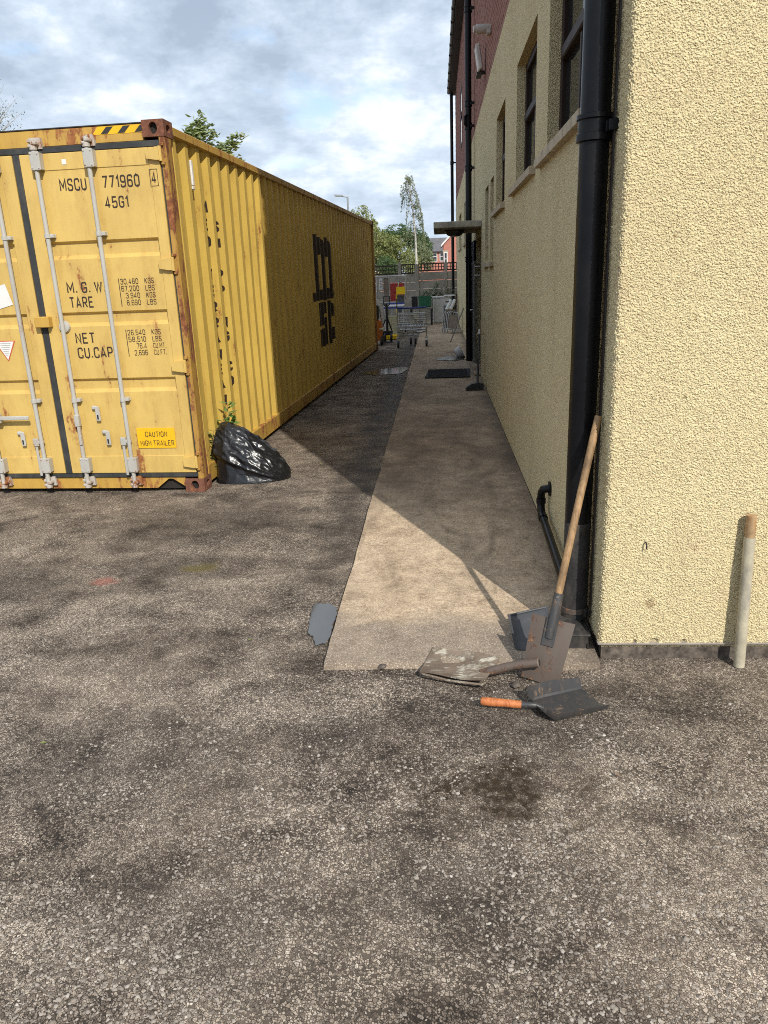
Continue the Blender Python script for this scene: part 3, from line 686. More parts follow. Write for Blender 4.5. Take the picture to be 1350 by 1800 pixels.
# fixed to the wall
part('wall_nail', MB().tube([(.890, 3.135, .578), (.890, 3.120, .577), (.891, 3.117, .565), (.891, 3.118, .552)], .0032, 6), MAT['cable'], bl)
t = thing('bulkhead_lamp', 'round dark bulkhead lamp under the concrete canopy slab', 'lamp', (.30, 13.45, 2.40))
part('dome', MB().lathe([(.165, 2.404), (.165, 2.385), (.15, 2.35), (.11, 2.315), (.05, 2.298), (.005, 2.295)], (.30, 13.45, 0), 24), MAT['lamp_glass'], t, smooth=50)
part('rim', MB().lathe([(.167, 2.386), (.178, 2.39), (.178, 2.404), (.167, 2.404)], (.30, 13.45, 0), 24), MAT['black_plastic'], t, smooth=40)
t = thing('security_camera', 'small white cylindrical security camera high on the brick wall', 'camera', (WX, 10.55, 4.62))
mb = MB().lathe([(.045, -.19), (.052, -.188), (.055, -.17), (.055, -.02), (.05, .0)], (.715, 10.75, 4.60), 16, 'x', Matrix.Rotation(R(6), 3, 'Z')); part('housing', mb, MAT['white_plastic'], t, smooth=50)
part('lens', MB().lathe([(.030, -.225), (.040, -.22), (.040, -.19)], (.715, 10.75, 4.60), 16, 'x', Matrix.Rotation(R(6), 3, 'Z')), MAT['white_plastic'], t, smooth=50)
part('mount', MB().bbox((.655, 10.69, 4.535), (.712, 10.81, 4.60), .01), MAT['white_plastic'], t)
t = thing('floodlight', 'thin white floodlight on a black bracket below the camera', 'light', (WX, 11.7, 4.45))
fm = Matrix.Translation((.645, 11.9, 4.41)) @ Matrix.Rotation(R(-9), 4, 'Y')
part('lamp_head', MB().bbox((-.035, -.15, -.02), (.03, .15, .30), .015, fm), MAT['white_plastic'], t)
part('bracket', MB().bbox((.62, 11.86, 4.36), (.715, 11.94, 4.395), .004).bbox((.585, 11.75, 4.335), (.66, 12.05, 4.36), .004), MAT['black_plastic'], t)
t = thing('wall_tap', 'brass garden tap on the roughcast wall above the broom', 'tap', (WX, 12.0, .80))
mb = MB().tube([(.715, 12.0, .80), (.63, 12.0, .80), (.60, 12.0, .785), (.598, 12.0, .75)], .013, 10); part('spout', mb, MAT['brass'], t, smooth=50)
part('handle', MB().bbox((.64, 11.955, .835), (.655, 12.045, .85), .004).tube([(.6475, 12, .80), (.6475, 12, .84)], .007, 8), MAT['frame_brown'], t)

# ================================================================== CONTAINER (local: x to the right, 0 = side plane; y along the length; z up)
CA = 0.0481069
ct = thing('shipping_container', 'long yellow corrugated steel shipping container with rusty corner posts', 'container', (-2.0345, 6.0907, 0), -CA)
CW, CL, CH = 2.438, 12.192, 2.912
def cp(name, mb, mat, parent=None, smooth=0): return part(name, mb, MAT[mat], parent or ct, False, smooth)
# corrugation profile
PIT, OUT0 = .270, .750
def cprof(l):
    t = (l-OUT0) % PIT
    if t < .07: return -.030
    if t < .136: return -.030-.036*(t-.07)/.066
    if t < .204: return -.066
    return -.066+.036*(t-.204)/.066
def cbreaks(a_, b_):
    out = [a_]; k0 = int((a_-OUT0)//PIT)-1
    for k in range(k0, k0+int((b_-a_)/PIT)+4):
        for d in (0, .07, .136, .204):
            v = OUT0+k*PIT+d
            if a_+1e-4 < v < b_-1e-4: out.append(v)
    return out+[b_]
def corr(mir):
    ls = cbreaks(.15, 12.04); zs = np.linspace(.15, 2.83, 9); V = []; F = []
    for l in ls:
        for z in zs:
            dx = .004*math.sin(l*1.7+z)+.003*math.sin(l*.6-2*z)
            x = cprof(l)+dx; V.append((x if not mir else -CW-x, l, z))
    n = len(zs)
    for i in range(len(ls)-1):
        for j in range(n-1): F.append((i*n+j, (i+1)*n+j, (i+1)*n+j+1, i*n+j+1))
    mb = MB(); mb.add(V, F); return mb
side = cp('side_panel', corr(False), 'container_yellow'); cp('side_panel', corr(True), 'container_yellow')
cp('roof', MB().box((-CW+.03, .10, 2.84), (-.03, CL-.1, 2.872)), 'container_rail')
cp('end_wall', MB().box((-CW+.05, CL-.09, .1), (-.05, CL-.05, 2.85)), 'container_yellow')
cp('floor', MB().box((-CW+.08, .12, .12), (-.08, CL-.1, .16)), 'hazard_black')
for sx in (0, 1):
    X = (lambda x: x) if sx == 0 else (lambda x: -CW-x)
    a_, b_ = sorted((X(-.075), X(-.006))); cp('top_rail', MB().bbox((a_, .165, 2.822), (b_, CL-.17, 2.888), .006), 'container_rail')
    a_, b_ = sorted((X(-.09), X(-.012))); cp('bottom_rail', MB().bbox((a_, .165, .040), (b_, CL-.17, .195), .006), 'container_rail')
    a_, b_ = sorted((X(-.10), X(-.004)))
    # door-end post: J-shaped: outer plate, front return and hinge recess
    mb = MB(); s_ = 1 if sx == 0 else -1
    prof = [(X(-.055), .035), (X(-.050), .006), (X(-.012), .004), (X(-.004), .016), (X(-.004), .13), (X(-.02), .165), (X(-.08), .165), (X(-.08), .07)]
    mb.prism(prof, .118, 2.795, lambda u, v_, d: (u, v_, d)); cp('corner_post', mb, 'container_post')
    cp('corner_post', MB().bbox((a_, CL-.15, .118), (b_, CL-.004, 2.795), .012), 'container_post')
def casting(x1, y0, z0, ysgn, xsgn):
    """corner casting: x from x1-xsgn*.172 to x1, y from y0 inwards; real oval holes in front, side (and top/bottom closed)"""
    Wc, Hc, Dc = .172, .118, .178; mb = MB(); n = 20
    def face(f, w_, h_, rx, ry):
        out = []; inn = []; deep = []
        for k in range(n):
            t = 2*math.pi*(k+.5)/n; cx_, sx_ = math.cos(t), math.sin(t)
            s_ = min(w_/2/abs(cx_) if abs(cx_) > 1e-6 else 9, h_/2/abs(sx_) if abs(sx_) > 1e-6 else 9)
            out.append(f(cx_*s_, sx_*s_, 0)); inn.append(f(rx*cx_, ry*sx_, 0)); deep.append(f(rx*cx_*.95, ry*sx_*.95, .035))
        V = out+inn+deep; F = []
        for k in range(n): j = (k+1) % n; F += [(k, j, n+j, n+k), (n+k, n+j, 2*n+j, 2*n+k)]
        mb.add(V, F)
        corners = [(a_*w_/2, b_*h_/2) for a_, b_ in ((1, 1), (-1, 1), (-1, -1), (1, -1))]
        for q_, (u_, v_) in enumerate(corners):
            k = int(round((q_*90+math.degrees(math.atan2(h_, w_)) if q_ % 2 == 0 else q_*90+90-math.degrees(math.atan2(h_, w_)))/360*n-.5)) % n
            best = sorted(range(n), key=lambda i: (Vector(out[i])-Vector(f(u_, v_, 0))).length)[:2]
            mb.add([out[best[0]], out[best[1]], f(u_, v_, 0)], [(0, 1, 2)])
    cx_ = x1-xsgn*Wc/2
    face(lambda u, v_, d: (cx_+u, y0+ysgn*d, z0+Hc/2+v_), Wc, Hc, .034, .042)
    face(lambda u, v_, d: (x1-xsgn*d, y0+ysgn*(Dc/2+u), z0+Hc/2+v_), Dc, Hc, .042, .030)
    xa, xb = x1, x1-xsgn*Wc; ya, yb = y0, y0+ysgn*Dc
    mb.quad((xa, ya, z0+Hc), (xb, ya, z0+Hc), (xb, yb, z0+Hc), (xa, yb, z0+Hc)); mb.quad((xa, ya, z0), (xb, ya, z0), (xb, yb, z0), (xa, yb, z0))
    mb.quad((xb, ya, z0), (xb, yb, z0), (xb, yb, z0+Hc), (xb, ya, z0+Hc)); mb.quad((xa, yb, z0), (xb, yb, z0), (xb, yb, z0+Hc), (xa, yb, z0+Hc))
    o_ = cp('corner_casting', mb, 'rusty_casting')
    cp('casting_hollow', MB().box((min(xa-xsgn*.036, xb+xsgn*.01), min(ya+ysgn*.036, yb-ysgn*.01), z0+.008), (max(xa-xsgn*.036, xb+xsgn*.01), max(ya+ysgn*.036, yb-ysgn*.01), z0+Hc-.008)), 'dark_inside', o_)
for z0 in (0.0, CH-.118):
    for y0, ys_ in ((0, 1), (CL, -1)):
        casting(0, y0, z0, ys_, 1); casting(-CW, y0, z0, ys_, -1)
# door header and sill (with fork notches)
cp('door_header', MB().bbox((-CW+.174, .020, 2.772), (-.174, .13, 2.893), .006), 'container_rail')
cp('header_cap', MB().bbox((-CW+.174, .016, 2.894), (-.174, .13, 2.903), .002), 'hazard_black')
cp('door_sill', MB().prism([(-CW+.172, .03), (-CW+.172, .132), (-.172, .132), (-.172, .045), (-.285, .118), (-.32, .118), (-.43, .034), (-CW+.43, .034), (-CW+.32, .118), (-CW+.285, .118)][::-1], .012, .12, lambda u, v_, d: (u, d, v_)), 'container_rail')
cp('sill_shadow_gap', MB().box((-.44, .05, .02), (-.17, .11, .12)), 'dark_inside')
for k in range(3):   # hazard stripes on the header
    u_ = -.555+k*.135
    cp('hazard_stripe', MB().prism([(u_+.045, 2.836), (u_+.10, 2.836), (u_+.15, 2.884), (u_+.095, 2.884)], .0165, .0195, lambda u, v_, d: (u, d, v_)), 'hazard_black')
cp('hazard_field', MB().prism([(-.58, 2.833), (-.175, 2.833), (-.175, 2.887), (-.53, 2.887)], .0175, .0199, lambda u, v_, d: (u, d, v_)), 'decal_yellow')

# text helper -> flat mesh (u,v)
GW = .50
def _g(*polys): return polys
O_ = [(0, 0, .25), (GW, 0, .25), (GW, 1, .25), (0, 1, .25)]
GL = {'O': _g((O_, 1)), '0': _g((O_, 1)), 'D': _g(([(0, 0, 0), (GW, 0, .25), (GW, 1, .25), (0, 1, 0)], 1)),
 'C': _g(([(GW, .70, 0), (GW, 1, .25), (0, 1, .25), (0, 0, .25), (GW, 0, .25), (GW, .30, 0)], 0)),
 'G': _g(([(GW, .72, 0), (GW, 1, .25), (0, 1, .25), (0, 0, .25), (GW, 0, .25), (GW, .47, 0), (GW*.5, .47, 0)], 0)),
 'S': _g(([(GW, .74, 0), (GW, 1, .24), (0, 1, .24), (0, .54, .22), (GW, .46, .22), (GW, 0, .24), (0, 0, .24), (0, .26, 0)], 0)),
 'U': _g(([(0, 1, 0), (0, 0, .25), (GW, 0, .25), (GW, 1, 0)], 0)), 'M': _g(([(0, 0, 0), (0, 1, 0), (.33, .30, 0), (.66, 1, 0), (.66, 0, 0)], 0)),
 'N': _g(([(0, 0, 0), (0, 1, 0), (GW, 0, 0), (GW, 1, 0)], 0)), 'W': _g(([(0, 1, 0), (.19, 0, 0), (.38, .9, 0), (.57, 0, 0), (.76, 1, 0)], 0)),
 'A': _g(([(-.03, 0, 0), (GW/2, 1, 0), (GW+.03, 0, 0)], 0), ([(.10, .27, 0), (GW-.10, .27, 0)], 0)), 'T': _g(([(-.02, 1, 0), (GW+.02, 1, 0)], 0), ([(GW/2, .95, 0), (GW/2, 0, 0)], 0)),
 'R': _g(([(0, 0, 0), (0, 1, 0), (GW, 1, .22), (GW, .47, .22), (.05, .47, 0)], 0), ([(GW*.5, .44, 0), (GW, 0, 0)], 0)), 'P': _g(([(0, 0, 0), (0, 1, 0), (GW, 1, .22), (GW, .45, .22), (.05, .45, 0)], 0)),
 'B': _g(([(0, .52, 0), (0, 1, 0), (GW*.94, 1, .2), (GW*.94, .54, .2), (.06, .54, 0)], 0), ([(0, .52, 0), (0, 0, 0), (GW, 0, .22), (GW, .54, .22)], 0)),
 'E': _g(([(GW, 1, 0), (0, 1, 0), (0, 0, 0), (GW, 0, 0)], 0), ([(.05, .52, 0), (GW*.85, .52, 0)], 0)), 'F': _g(([(GW, 1, 0), (0, 1, 0), (0, 0, 0)], 0), ([(.05, .52, 0), (GW*.85, .52, 0)], 0)),
 'K': _g(([(0, 0, 0), (0, 1, 0)], 0), ([(GW, 1, 0), (.04, .40, 0)], 0), ([(.16, .56, 0), (GW+.02, 0, 0)], 0)), 'L': _g(([(0, 1, 0), (0, 0, 0), (GW*.9, 0, 0)], 0)),
 'H': _g(([(0, 0, 0), (0, 1, 0)], 0), ([(GW, 0, 0), (GW, 1, 0)], 0), ([(.05, .52, 0), (GW-.05, .52, 0)], 0)), 'I': _g(([(0, 0, 0), (0, 1, 0)], 0)),
 '1': _g(([(0, .76, 0), (.20, 1, 0), (.20, 0, 0)], 0)), '2': _g(([(0, .72, 0), (0, 1, .24), (GW, 1, .24), (GW, .58, .2), (0, 0, 0), (GW, 0, 0)], 0)),
 '3': _g(([(0, .76, 0), (0, 1, .24), (GW, 1, .24), (GW, .53, .2), (.16, .53, 0)], 0), ([(GW*.8, .53, 0), (GW, .50, .1), (GW, 0, .24), (0, 0, .24), (0, .24, 0)], 0)),
 '4': _g(([(.36, 0, 0), (.36, 1, 0), (0, .24, 0), (GW+.04, .24, 0)], 0)), '5': _g(([(GW*.95, 1, 0), (.03, 1, 0), (0, .52, 0), (GW, .62, .22), (GW, 0, .24), (0, 0, .24), (0, .24, 0)], 0)),
 '6': _g(([(0, 0, .22), (GW, 0, .22), (GW, .57, .22), (0, .57, .22)], 1), ([(0, .30, 0), (0, 1, .24), (GW, 1, .24), (GW, .78, 0)], 0)), '9': _g(([(0, .43, .22), (GW, .43, .22), (GW, 1, .22), (0, 1, .22)], 1), ([(GW, .70, 0), (GW, 0, .24), (0, 0, .24), (0, .22, 0)], 0)),
 '7': _g(([(0, 1, 0), (GW, 1, 0), (.18, 0, 0)], 0)), '8': _g(([(0, 0, .22), (GW, 0, .22), (GW, .54, .22), (0, .54, .22)], 1), ([(.02, .54, .2), (GW-.02, .54, .2), (GW-.02, 1, .2), (.02, 1, .2)], 1)),
 '.': _g(([(.02, 0, 0), (.02, .02, 0)], 0)), ',': _g(([(.04, .04, 0), (.0, -.14, 0)], 0))}
def rounded(pts, closed):
    out = []; n = len(pts)
    for i, (x, y, r_) in enumerate(pts):
        p_ = Vector((x, y))
        if r_ <= 0 or (not closed and i in (0, n-1)): out.append(p_); continue
        a_ = Vector(pts[i-1][:2])-p_; c_ = Vector(pts[(i+1) % n][:2])-p_; rr = min(r_, a_.length*.5, c_.length*.5)
        for k in range(6):
            t_ = k/5; q0 = p_+a_.normalized()*rr; q1 = p_+c_.normalized()*rr
            out.append(q0*(1-t_)**2+p_*2*t_*(1-t_)+q1*t_**2)
    return out
def text_mesh(body, height, width=None, stroke=.115, sy=None):
    """condensed grotesque capitals drawn as strokes; mesh in the (u,v) plane, origin at the lower left"""
    adv = 0; V = []; F = []; x1_ = 0
    for ch in body:
        if ch == ' ': adv += .34; continue
        g = GL[ch]; w_ = max(p_[0] for pl, c_ in g for p_ in pl)
        for li, (pl, cl_) in enumerate(g):
            P = rounded(pl, cl_); n = len(P); hw = stroke/2
            if ch == '.': hw = .075; P = [P[0], P[0]+Vector((0, .14))]
            b0 = len(V)
            for i, p_ in enumerate(P):
                a_ = P[i-1] if (cl_ or i > 0) else None; c_ = P[(i+1) % n] if (cl_ or i < n-1) else None
                d0 = (p_-a_).normalized() if a_ is not None else None; d1 = (c_-p_).normalized() if c_ is not None else None
                d0 = d0 or d1; d1 = d1 or d0; t_ = (d0+d1); t_ = t_.normalized() if t_.length > 1e-4 else d0
                m_ = Vector((-t_.y, t_.x)); k = hw/max(.42, m_.dot(Vector((-d0.y, d0.x))))
                ins = Vector((0, 0))
                for sg in (1, -1): q_ = p_+m_*k*sg; V.append((adv+stroke/2+q_.x, q_.y*(1-stroke)+stroke/2, .00018*li))
            for i in range(n if cl_ else n-1): j_ = (i+1) % n; F.append((b0+2*i, b0+2*i+1, b0+2*j_+1, b0+2*j_))
        adv += w_+stroke+.16; x1_ = adv-.16
    s_ = height; sx_ = width/x1_ if width else s_
    me = bpy.data.meshes.new('lettering'); me.from_pydata([(x*sx_, y*s_, z) for x, y, z in V], [], F); me.validate(); return me
DY = -.0035
def door_text(body, x, z, hgt, width, parent, mat='lettering', yy=None, bold=.0):
    me = text_mesh(body, hgt, width, stroke=(.15 if hgt > .06 else .125)+bold)
    d = DY-.016 if yy is None else yy
    for v in me.vertices: v.co = (x+v.co.x, d-v.co.z, z+v.co.y)
    me.materials.clear(); return obj('lettering', me, MAT[mat], parent)
# doors
DF = -.012         # door front face (y)
def door(xr, xl, mir):
    """xr..xl right and left edge, as seen"""
    mb = MB(); z0_, z1_ = .176, 2.722
    ra, la = (xr-.085, xl+.105) if not mir else (xr-.105, xl+.085)
    mb.bbox((xl, DF, z0_), (la, .03, z1_), .004); mb.bbox((ra, DF, z0_), (xr, .03, z1_), .004)
    mb.bbox((la, DF, 2.60), (ra, .03, z1_), .004); mb.bbox((la, DF, z0_), (ra, .03, .33), .004)
    zp = [(2.60, .0)]
    for zt, zb in ((2.078, 1.945), (1.532, 1.42), (.992, .878)):
        zp += [(zt+.004, .0), (zt-.014, .028), (zb+.030, .028), (zb, .0)]
    zp += [(.33, 0.0)]
    V = []; F = []
    for z, d in zp: V += [(la, DF+.006+d, z), (ra, DF+.006+d, z)]
    for i in range(len(zp)-1): F.append((2*i, 2*i+1, 2*i+3, 2*i+2))
    mb.add(V, F)
    return cp('door', mb, 'container_door')
dR = door(-.058, -1.188, False); dL = door(-1.250, -2.380, True)
# gaskets
cp('gasket', MB().bbox((-CW+.06, -.004, 2.726), (-.048, .025, 2.770), .004), 'gasket')
cp('gasket', MB().bbox((-CW+.06, -.006, .136), (-.048, .025, .172), .004), 'gasket')
cp('gasket', MB().bbox((-1.246, -.010, .174), (-1.192, .025, 2.724), .006), 'gasket')
cp('gasket', MB().bbox((-.056, .004, .174), (-.046, .03, 2.724), .002), 'gasket'); cp('gasket', MB().bbox((-CW+.046, .004, .174), (-CW+.056, .03, 2.724), .002), 'gasket')
RY = -.050
def rod(x, dr, z_hand, side_):
    cp('lock_rod', MB().tube([(x, RY, .085), (x, RY, 2.815)], .0175, 14), 'rod_galvanised', dr, 40)
    for z, sg in ((2.79, 1), (.105, -1)):
        mb = MB(); mb.lathe([(.019, -.05), (.027, -.045), (.027, -.02), (.019, -.012)], (x, RY, z), 12)
        mb.bbox((x-.040, RY-.012, z+.005), (x-.006, RY+.045, z+.03), .006); mb.bbox((x-.005, RY-.028, z-.012), (x+.036, RY+.03, z+.014), .006)
        mb.bbox((x-.034, RY-.026, z-.03), (x+.002, RY+.02, z-.008), .006)
        cp('cam_lock', mb, 'rod_end_rusty', dr)
        mb = MB(); mb.prism([(x-.05, z-.035), (x+.052, z-.035), (x+.046, z+.045), (x-.044, z+.045)], RY+.032, RY+.068, lambda u, v_, d: (u, d, v_)); cp('cam_keeper', mb, 'rod_end_rusty', dr)
    for z in (2.665, .262):
        b_ = cp('rod_bracket', MB().bbox((x-.030, RY-.028, z-.066), (x+.050, RY-.019, z+.066), .004).bbox((x-.028, RY-.0185, z-.060), (x-.020, DF-.001, z+.060), .002).bbox((x+.022, RY-.0185, z-.060), (x+.048, DF-.001, z+.060), .002), 'rod_galvanised', dr)
        mb = MB()
        for du in (-.018, .036):
            for dv in (-.050, .050): mb.lathe([(.004, -.006), (.007, -.001)], (x+du, RY-.028, z+dv), 8, 'y')
        cp('bolt_set', mb, 'rod_end_rusty', dr)
    for z in (2.125, .822):
        mb = MB(); mb.bbox((x-.036, DF-.005, z-.016), (x+.052, DF, z+.016), .004); mb.tube([(x, RY, z-.016), (x, RY, z+.016)], .025, 14); mb.bbox((x+.010, RY-.004, z-.015), (x+.05, DF-.006, z+.015), .004, None)
        cp('rod_guide', mb, 'rod_galvanised', dr)
    # handle hub and hanging handle
    if side_ == 0:
        mb = MB(); hx = x-.052
        mb.bbox((hx-.022, RY-.014, .43), (hx+.026, RY+.01, .50), .006); mb.bbox((hx-.014, RY-.006, .165), (hx+.010, RY+.006, .44), .005); mb.bbox((hx+.010, RY-.012, .45), (x+.018, RY+.018, .48), .005)
        cp('door_handle', mb, 'rod_galvanised', dr)
    elif side_ == 1:
        mb = MB(); mb.bbox((x-.018, RY-.034, .60), (x+.024, RY+.01, .70), .006); mb.bbox((x-.004, RY-.030, .44), (x+.020, RY-.016, .61), .005); cp('door_handle', mb, 'rod_galvanised', dr)
    else:
        mb = MB(); mb.bbox((x-.29 if side_ == 3 else x+.08, RY-.03, .665), (x-.06 if side_ == 3 else x+.36, RY-.012, .70), .006); mb.bbox((x-.02, RY-.034, .64), (x+.1, RY+.01, .72), .006)
        cp('door_handle', mb, 'rod_galvanised', dr)
rod(-1.036, dR, 0, 1); rod(-.605, dR, 0, 0); rod(-1.400, dL, 0, 0); rod(-1.825, dL, 0, 2)
def catch(x, z, dr):
    mb = MB(); mb.bbox((x-.020, DF-.030, z-.06), (x+.020, DF-.018, z+.065), .012); mb.bbox((x-.05, DF-.028, z+.035), (x+.0, DF-.004, z+.07), .01); mb.bbox((x-.012, DF-.018, z-.05), (x+.012, DF, z+.04), .004)
    o_ = cp('handle_catch', mb, 'rod_galvanised', dr)
    cp('slot', MB().bbox((x-.007, DF-.0325, z-.045), (x+.007, DF-.0305, z-.005), .001), 'dark_inside', o_)
catch(-.855, .70, dR); catch(-.795, .49, dR); catch(-1.575, .49, dL)
cp('mid_latch', MB().lathe([(.05, -.012), (.044, -.03), (.02, -.034)], (-1.036, DF+.012, 1.425), 14, 'y'), 'rod_galvanised', dR)
cp('padlock_box', MB().bbox((-1.262, -.075, 1.425), (-1.135, -.0125, 1.512), .006), 'container_rail', dR)
for z in (2.672, 1.878, 1.08, .272):
    for (xe, sg, dr) in ((-.058, 1, dR), (-2.380, -1, dL)):
        poly = [(xe-sg*.092, z-.032), (xe-sg*.012, z-.046), (xe+sg*.012, z-.046), (xe+sg*.012, z+.046), (xe-sg*.012, z+.046), (xe-sg*.092, z+.032)]
        cp('hinge', MB().prism(poly, DF-.034, DF-.001, lambda u, v_, d: (u, d, v_)).tube([(xe+sg*.014, DF-.012, z-.052), (xe+sg*.014, DF-.012, z+.052)], .014, 10), 'container_door', dr)
        for za, zb in ((-.078, -.054), (.054, .078)): cp('hinge_lug', MB().bbox((xe+sg*.012, -.018, z+za), (xe+sg*.040, .018, z+zb), .004), 'container_post', dr)
# door lettering
TY = DF+.006-.0025
door_text('MSCU', -.893, 2.447, .092, .222, dR, yy=TY); door_text('771960', -.541, 2.452, .092, .304, dR, yy=TY); door_text('4', -.136, 2.467, .085, .036, dR, yy=DF-.002)
mb = MB()
for q_ in (((-.150, 2.448), (-.086, 2.452)), ((-.150, 2.566), (-.086, 2.570)), ((-.150, 2.452), (-.146, 2.566)), ((-.090, 2.452), (-.086, 2.566))): mb.box((q_[0][0], DF-.002, q_[0][1]), (q_[1][0], DF-.0005, q_[1][1]))
cp('check_digit_frame', mb, 'lettering', dR)
door_text('45G1', -.541, 2.308, .088, .192, dR, yy=TY)
door_text('M. G. W.', -.968, 1.684, .088, .330, dR, yy=TY); door_text('TARE', -.962, 1.568, .090, .205, dR, yy=TY)
for k, (n_, u_) in enumerate((('30,480', 'KGS'), ('67,200', 'LBS'), ('3,940', 'KGS'), ('8,690', 'LBS'))):
    z = 1.739-k*.0545; wd = .150 if k < 2 else .118
    door_text(n_, -.505+(.150-wd), z, .044, wd, dR, yy=TY); door_text(u_, -.302, z, .044, .078, dR, yy=TY); cp('bar_mark', MB().box((-.521, TY-.0005, z-.006), (-.516, TY+.001, z+.046)), 'lettering', dR)
door_text('NET', -.962, 1.283, .090, .172, dR, yy=TY); door_text('CU.CAP.', -.962, 1.163, .092, .332, dR, yy=TY)
for k, (n_, u_) in enumerate((('26,540', 'KGS'), ('58,510', 'LBS'), ('76.4', 'CU.MT.'), ('2,696', 'CU.FT.'))):
    z = 1.340-k*.0545; wd = (.150, .150, .088, .112)[k]
    door_text(n_, -.503+(.150-wd), z, .044, wd, dR, yy=TY); door_text(u_, -.298, z, .044, .078 if k < 2 else .108, dR, yy=TY); cp('bar_mark', MB().box((-.519, TY-.0005, z-.006), (-.514, TY+.001, z+.046)), 'lettering', dR)
sg_ = cp('caution_sticker', MB().bbox((-.543, DF-.002, .395), (-.207, DF+.004, .568), .001), 'decal_yellow', dR)
door_text('CAUTION', -.470, .492, .047, .196, dR, yy=DF-.0035); door_text('HIGH TRAILER', -.520, .416, .047, .300, dR, yy=DF-.0035)
cp('white_patch', MB().box((-.842, DF-.002, 2.638), (-.806, DF+.001, 2.674)), 'decal_white', dR)
cp('warning_triangle', MB().prism([(-1.69, 1.325), (-1.590, 1.155), (-1.500, 1.325)][::-1], TY-.0005, TY+.002, lambda u, v_, d: (u, d, v_)), 'decal_red', dL)
tri = cp('warning_face', MB().prism([(-1.677, 1.319), (-1.590, 1.169), (-1.513, 1.319)][::-1], TY-.0015, TY-.0008, lambda u, v_, d: (u, d, v_)), 'decal_white', dL)
mb = MB()
for k in range(7):
    z = 1.306-k*.016; hw = .05-k*.0062; mb.box((-1.593-hw, TY-.0025, z-.003), (-1.593+hw, TY-.0018, z))
cp('small_print', mb, 'print_grey', dL)
cp('paper_label', MB().box((-.07, -.0015, -.085), (.07, 0, .085), Matrix.Translation((-1.545, TY-.001, 1.68)) @ Matrix.Rotation(R(-14), 4, 'Y')), 'decal_white', dL)
# side vent
cp('vent', MB().bbox((-.036, .56, 2.505), (-.016, .60, 2.70), .006).bbox((-.042, .555, 2.475), (-.018, .605, 2.50), .004), 'decal_white')
# stacked letters painted over the corrugation
def on_corr(me, l0, z0_, off=.0022):
    bm = bmesh.new(); bm.from_mesh(me)
    us = [v.co.x for v in bm.verts]
    for lb in cbreaks(l0+min(us), l0+max(us))[1:-1]:
        bmesh.ops.bisect_plane(bm, geom=bm.verts[:]+bm.edges[:]+bm.faces[:], plane_co=(lb-l0, 0, 0), plane_no=(1, 0, 0), dist=1e-6)
    for v in bm.verts:
        l = l0+v.co.x; z = z0_+v.co.y; dx = .004*math.sin(l*1.7+z)+.003*math.sin(l*.6-2*z)
        v.co = (cprof(l)+dx+off+v.co.z*2, l, z)
    bm.to_mesh(me); bm.free(); me.materials.clear(); return me
for word, l0, zt in (('MEDITERRANEAN', .848, 2.312), ('SHIPPING CO', 1.118, 2.166)):
    for k, chr_ in enumerate(word):
        if chr_ == ' ': continue
        me = text_mesh(chr_, .106, .026 if chr_ == 'I' else .125, stroke=.26)
        if chr_ == 'I':
            for v in me.vertices: v.co.x += .036
        obj('lettering', on_corr(me, l0, zt-k*.1425), MAT['lettering'], side)
# big block emblem over the corrugation, column by column
def emblem(rects, subs, name):
    a_ = min(r_[0] for r_ in rects); b_ = max(r_[1] for r_ in rects)
    edges = sorted({*cbreaks(a_, b_), *[v for r_ in rects+subs for v in r_[:2]], *np.arange(a_, b_, .02)})
    edges = [e for i, e in enumerate(edges) if i == 0 or e-edges[i-1] > 1e-4]
    V = []; F = []
    for l0, l1 in zip(edges, edges[1:]):
        m_ = (l0+l1)/2
        ev = sorted({z for r_ in rects+subs if r_[0] <= m_ <= r_[1] for z in (r_[2](m_) if callable(r_[2]) else r_[2], r_[3](m_) if callable(r_[3]) else r_[3])})
        val = lambda q_: q_(m_) if callable(q_) else q_
        for z0_, z1_ in zip(ev, ev[1:]):
            zm = (z0_+z1_)/2
            if any(r_[0] <= m_ <= r_[1] and val(r_[2]) <= zm <= val(r_[3]) for r_ in rects) and not any(r_[0] <= m_ <= r_[1] and val(r_[2]) <= zm <= val(r_[3]) for r_ in subs):
                q_ = []
                for l, z in ((l0, z0_), (l1, z0_), (l1, z1_), (l0, z1_)):
                    e_ = 1e-5 if l == l0 else -1e-5
                    q_.append((cprof(l+e_)+.004*math.sin(l*1.7+z)+.003*math.sin(l*.6-2*z)+.0025, l, z))
                b0 = len(V); V += q_; F.append((b0, b0+1, b0+2, b0+3))
    mb = MB(); mb.add(V, F); return cp(name, mb, 'lettering', side)
arc = lambda l0, l1, z, dz: (lambda l: z-dz*max(0, (l-l0)/(l1-l0))**2.4)
emblem([(5.52, 5.77, 1.395, 2.345), (5.29, 5.52, 1.39, 1.515), (5.77, 6.08, 1.395, 1.55), (5.77, 6.33, 2.06, arc(5.95, 6.33, 2.315, .17)), (6.09, 6.33, 1.385, 2.14), (6.33, 6.58, 1.395, 1.565), (6.36, 6.62, 2.04, 2.33), (6.58, 6.83, 1.39, arc(6.55, 6.83, 2.31, .22)), (6.83, 6.92, 1.42, 1.51)], [], 'emblem')
emblem([(5.59, 6.14, .695, 1.36), (6.24, 6.47, .78, 1.28), (6.33, 6.64, 1.21, 1.37), (6.64, 6.82, 1.11, arc(6.5, 6.82, 1.36, .18)), (6.33, 6.64, .685, .85), (6.64, 6.82, .74, .935)], [(5.89, 6.15, 1.125, 1.185), (5.58, 5.885, .965, 1.015)], 'emblem')

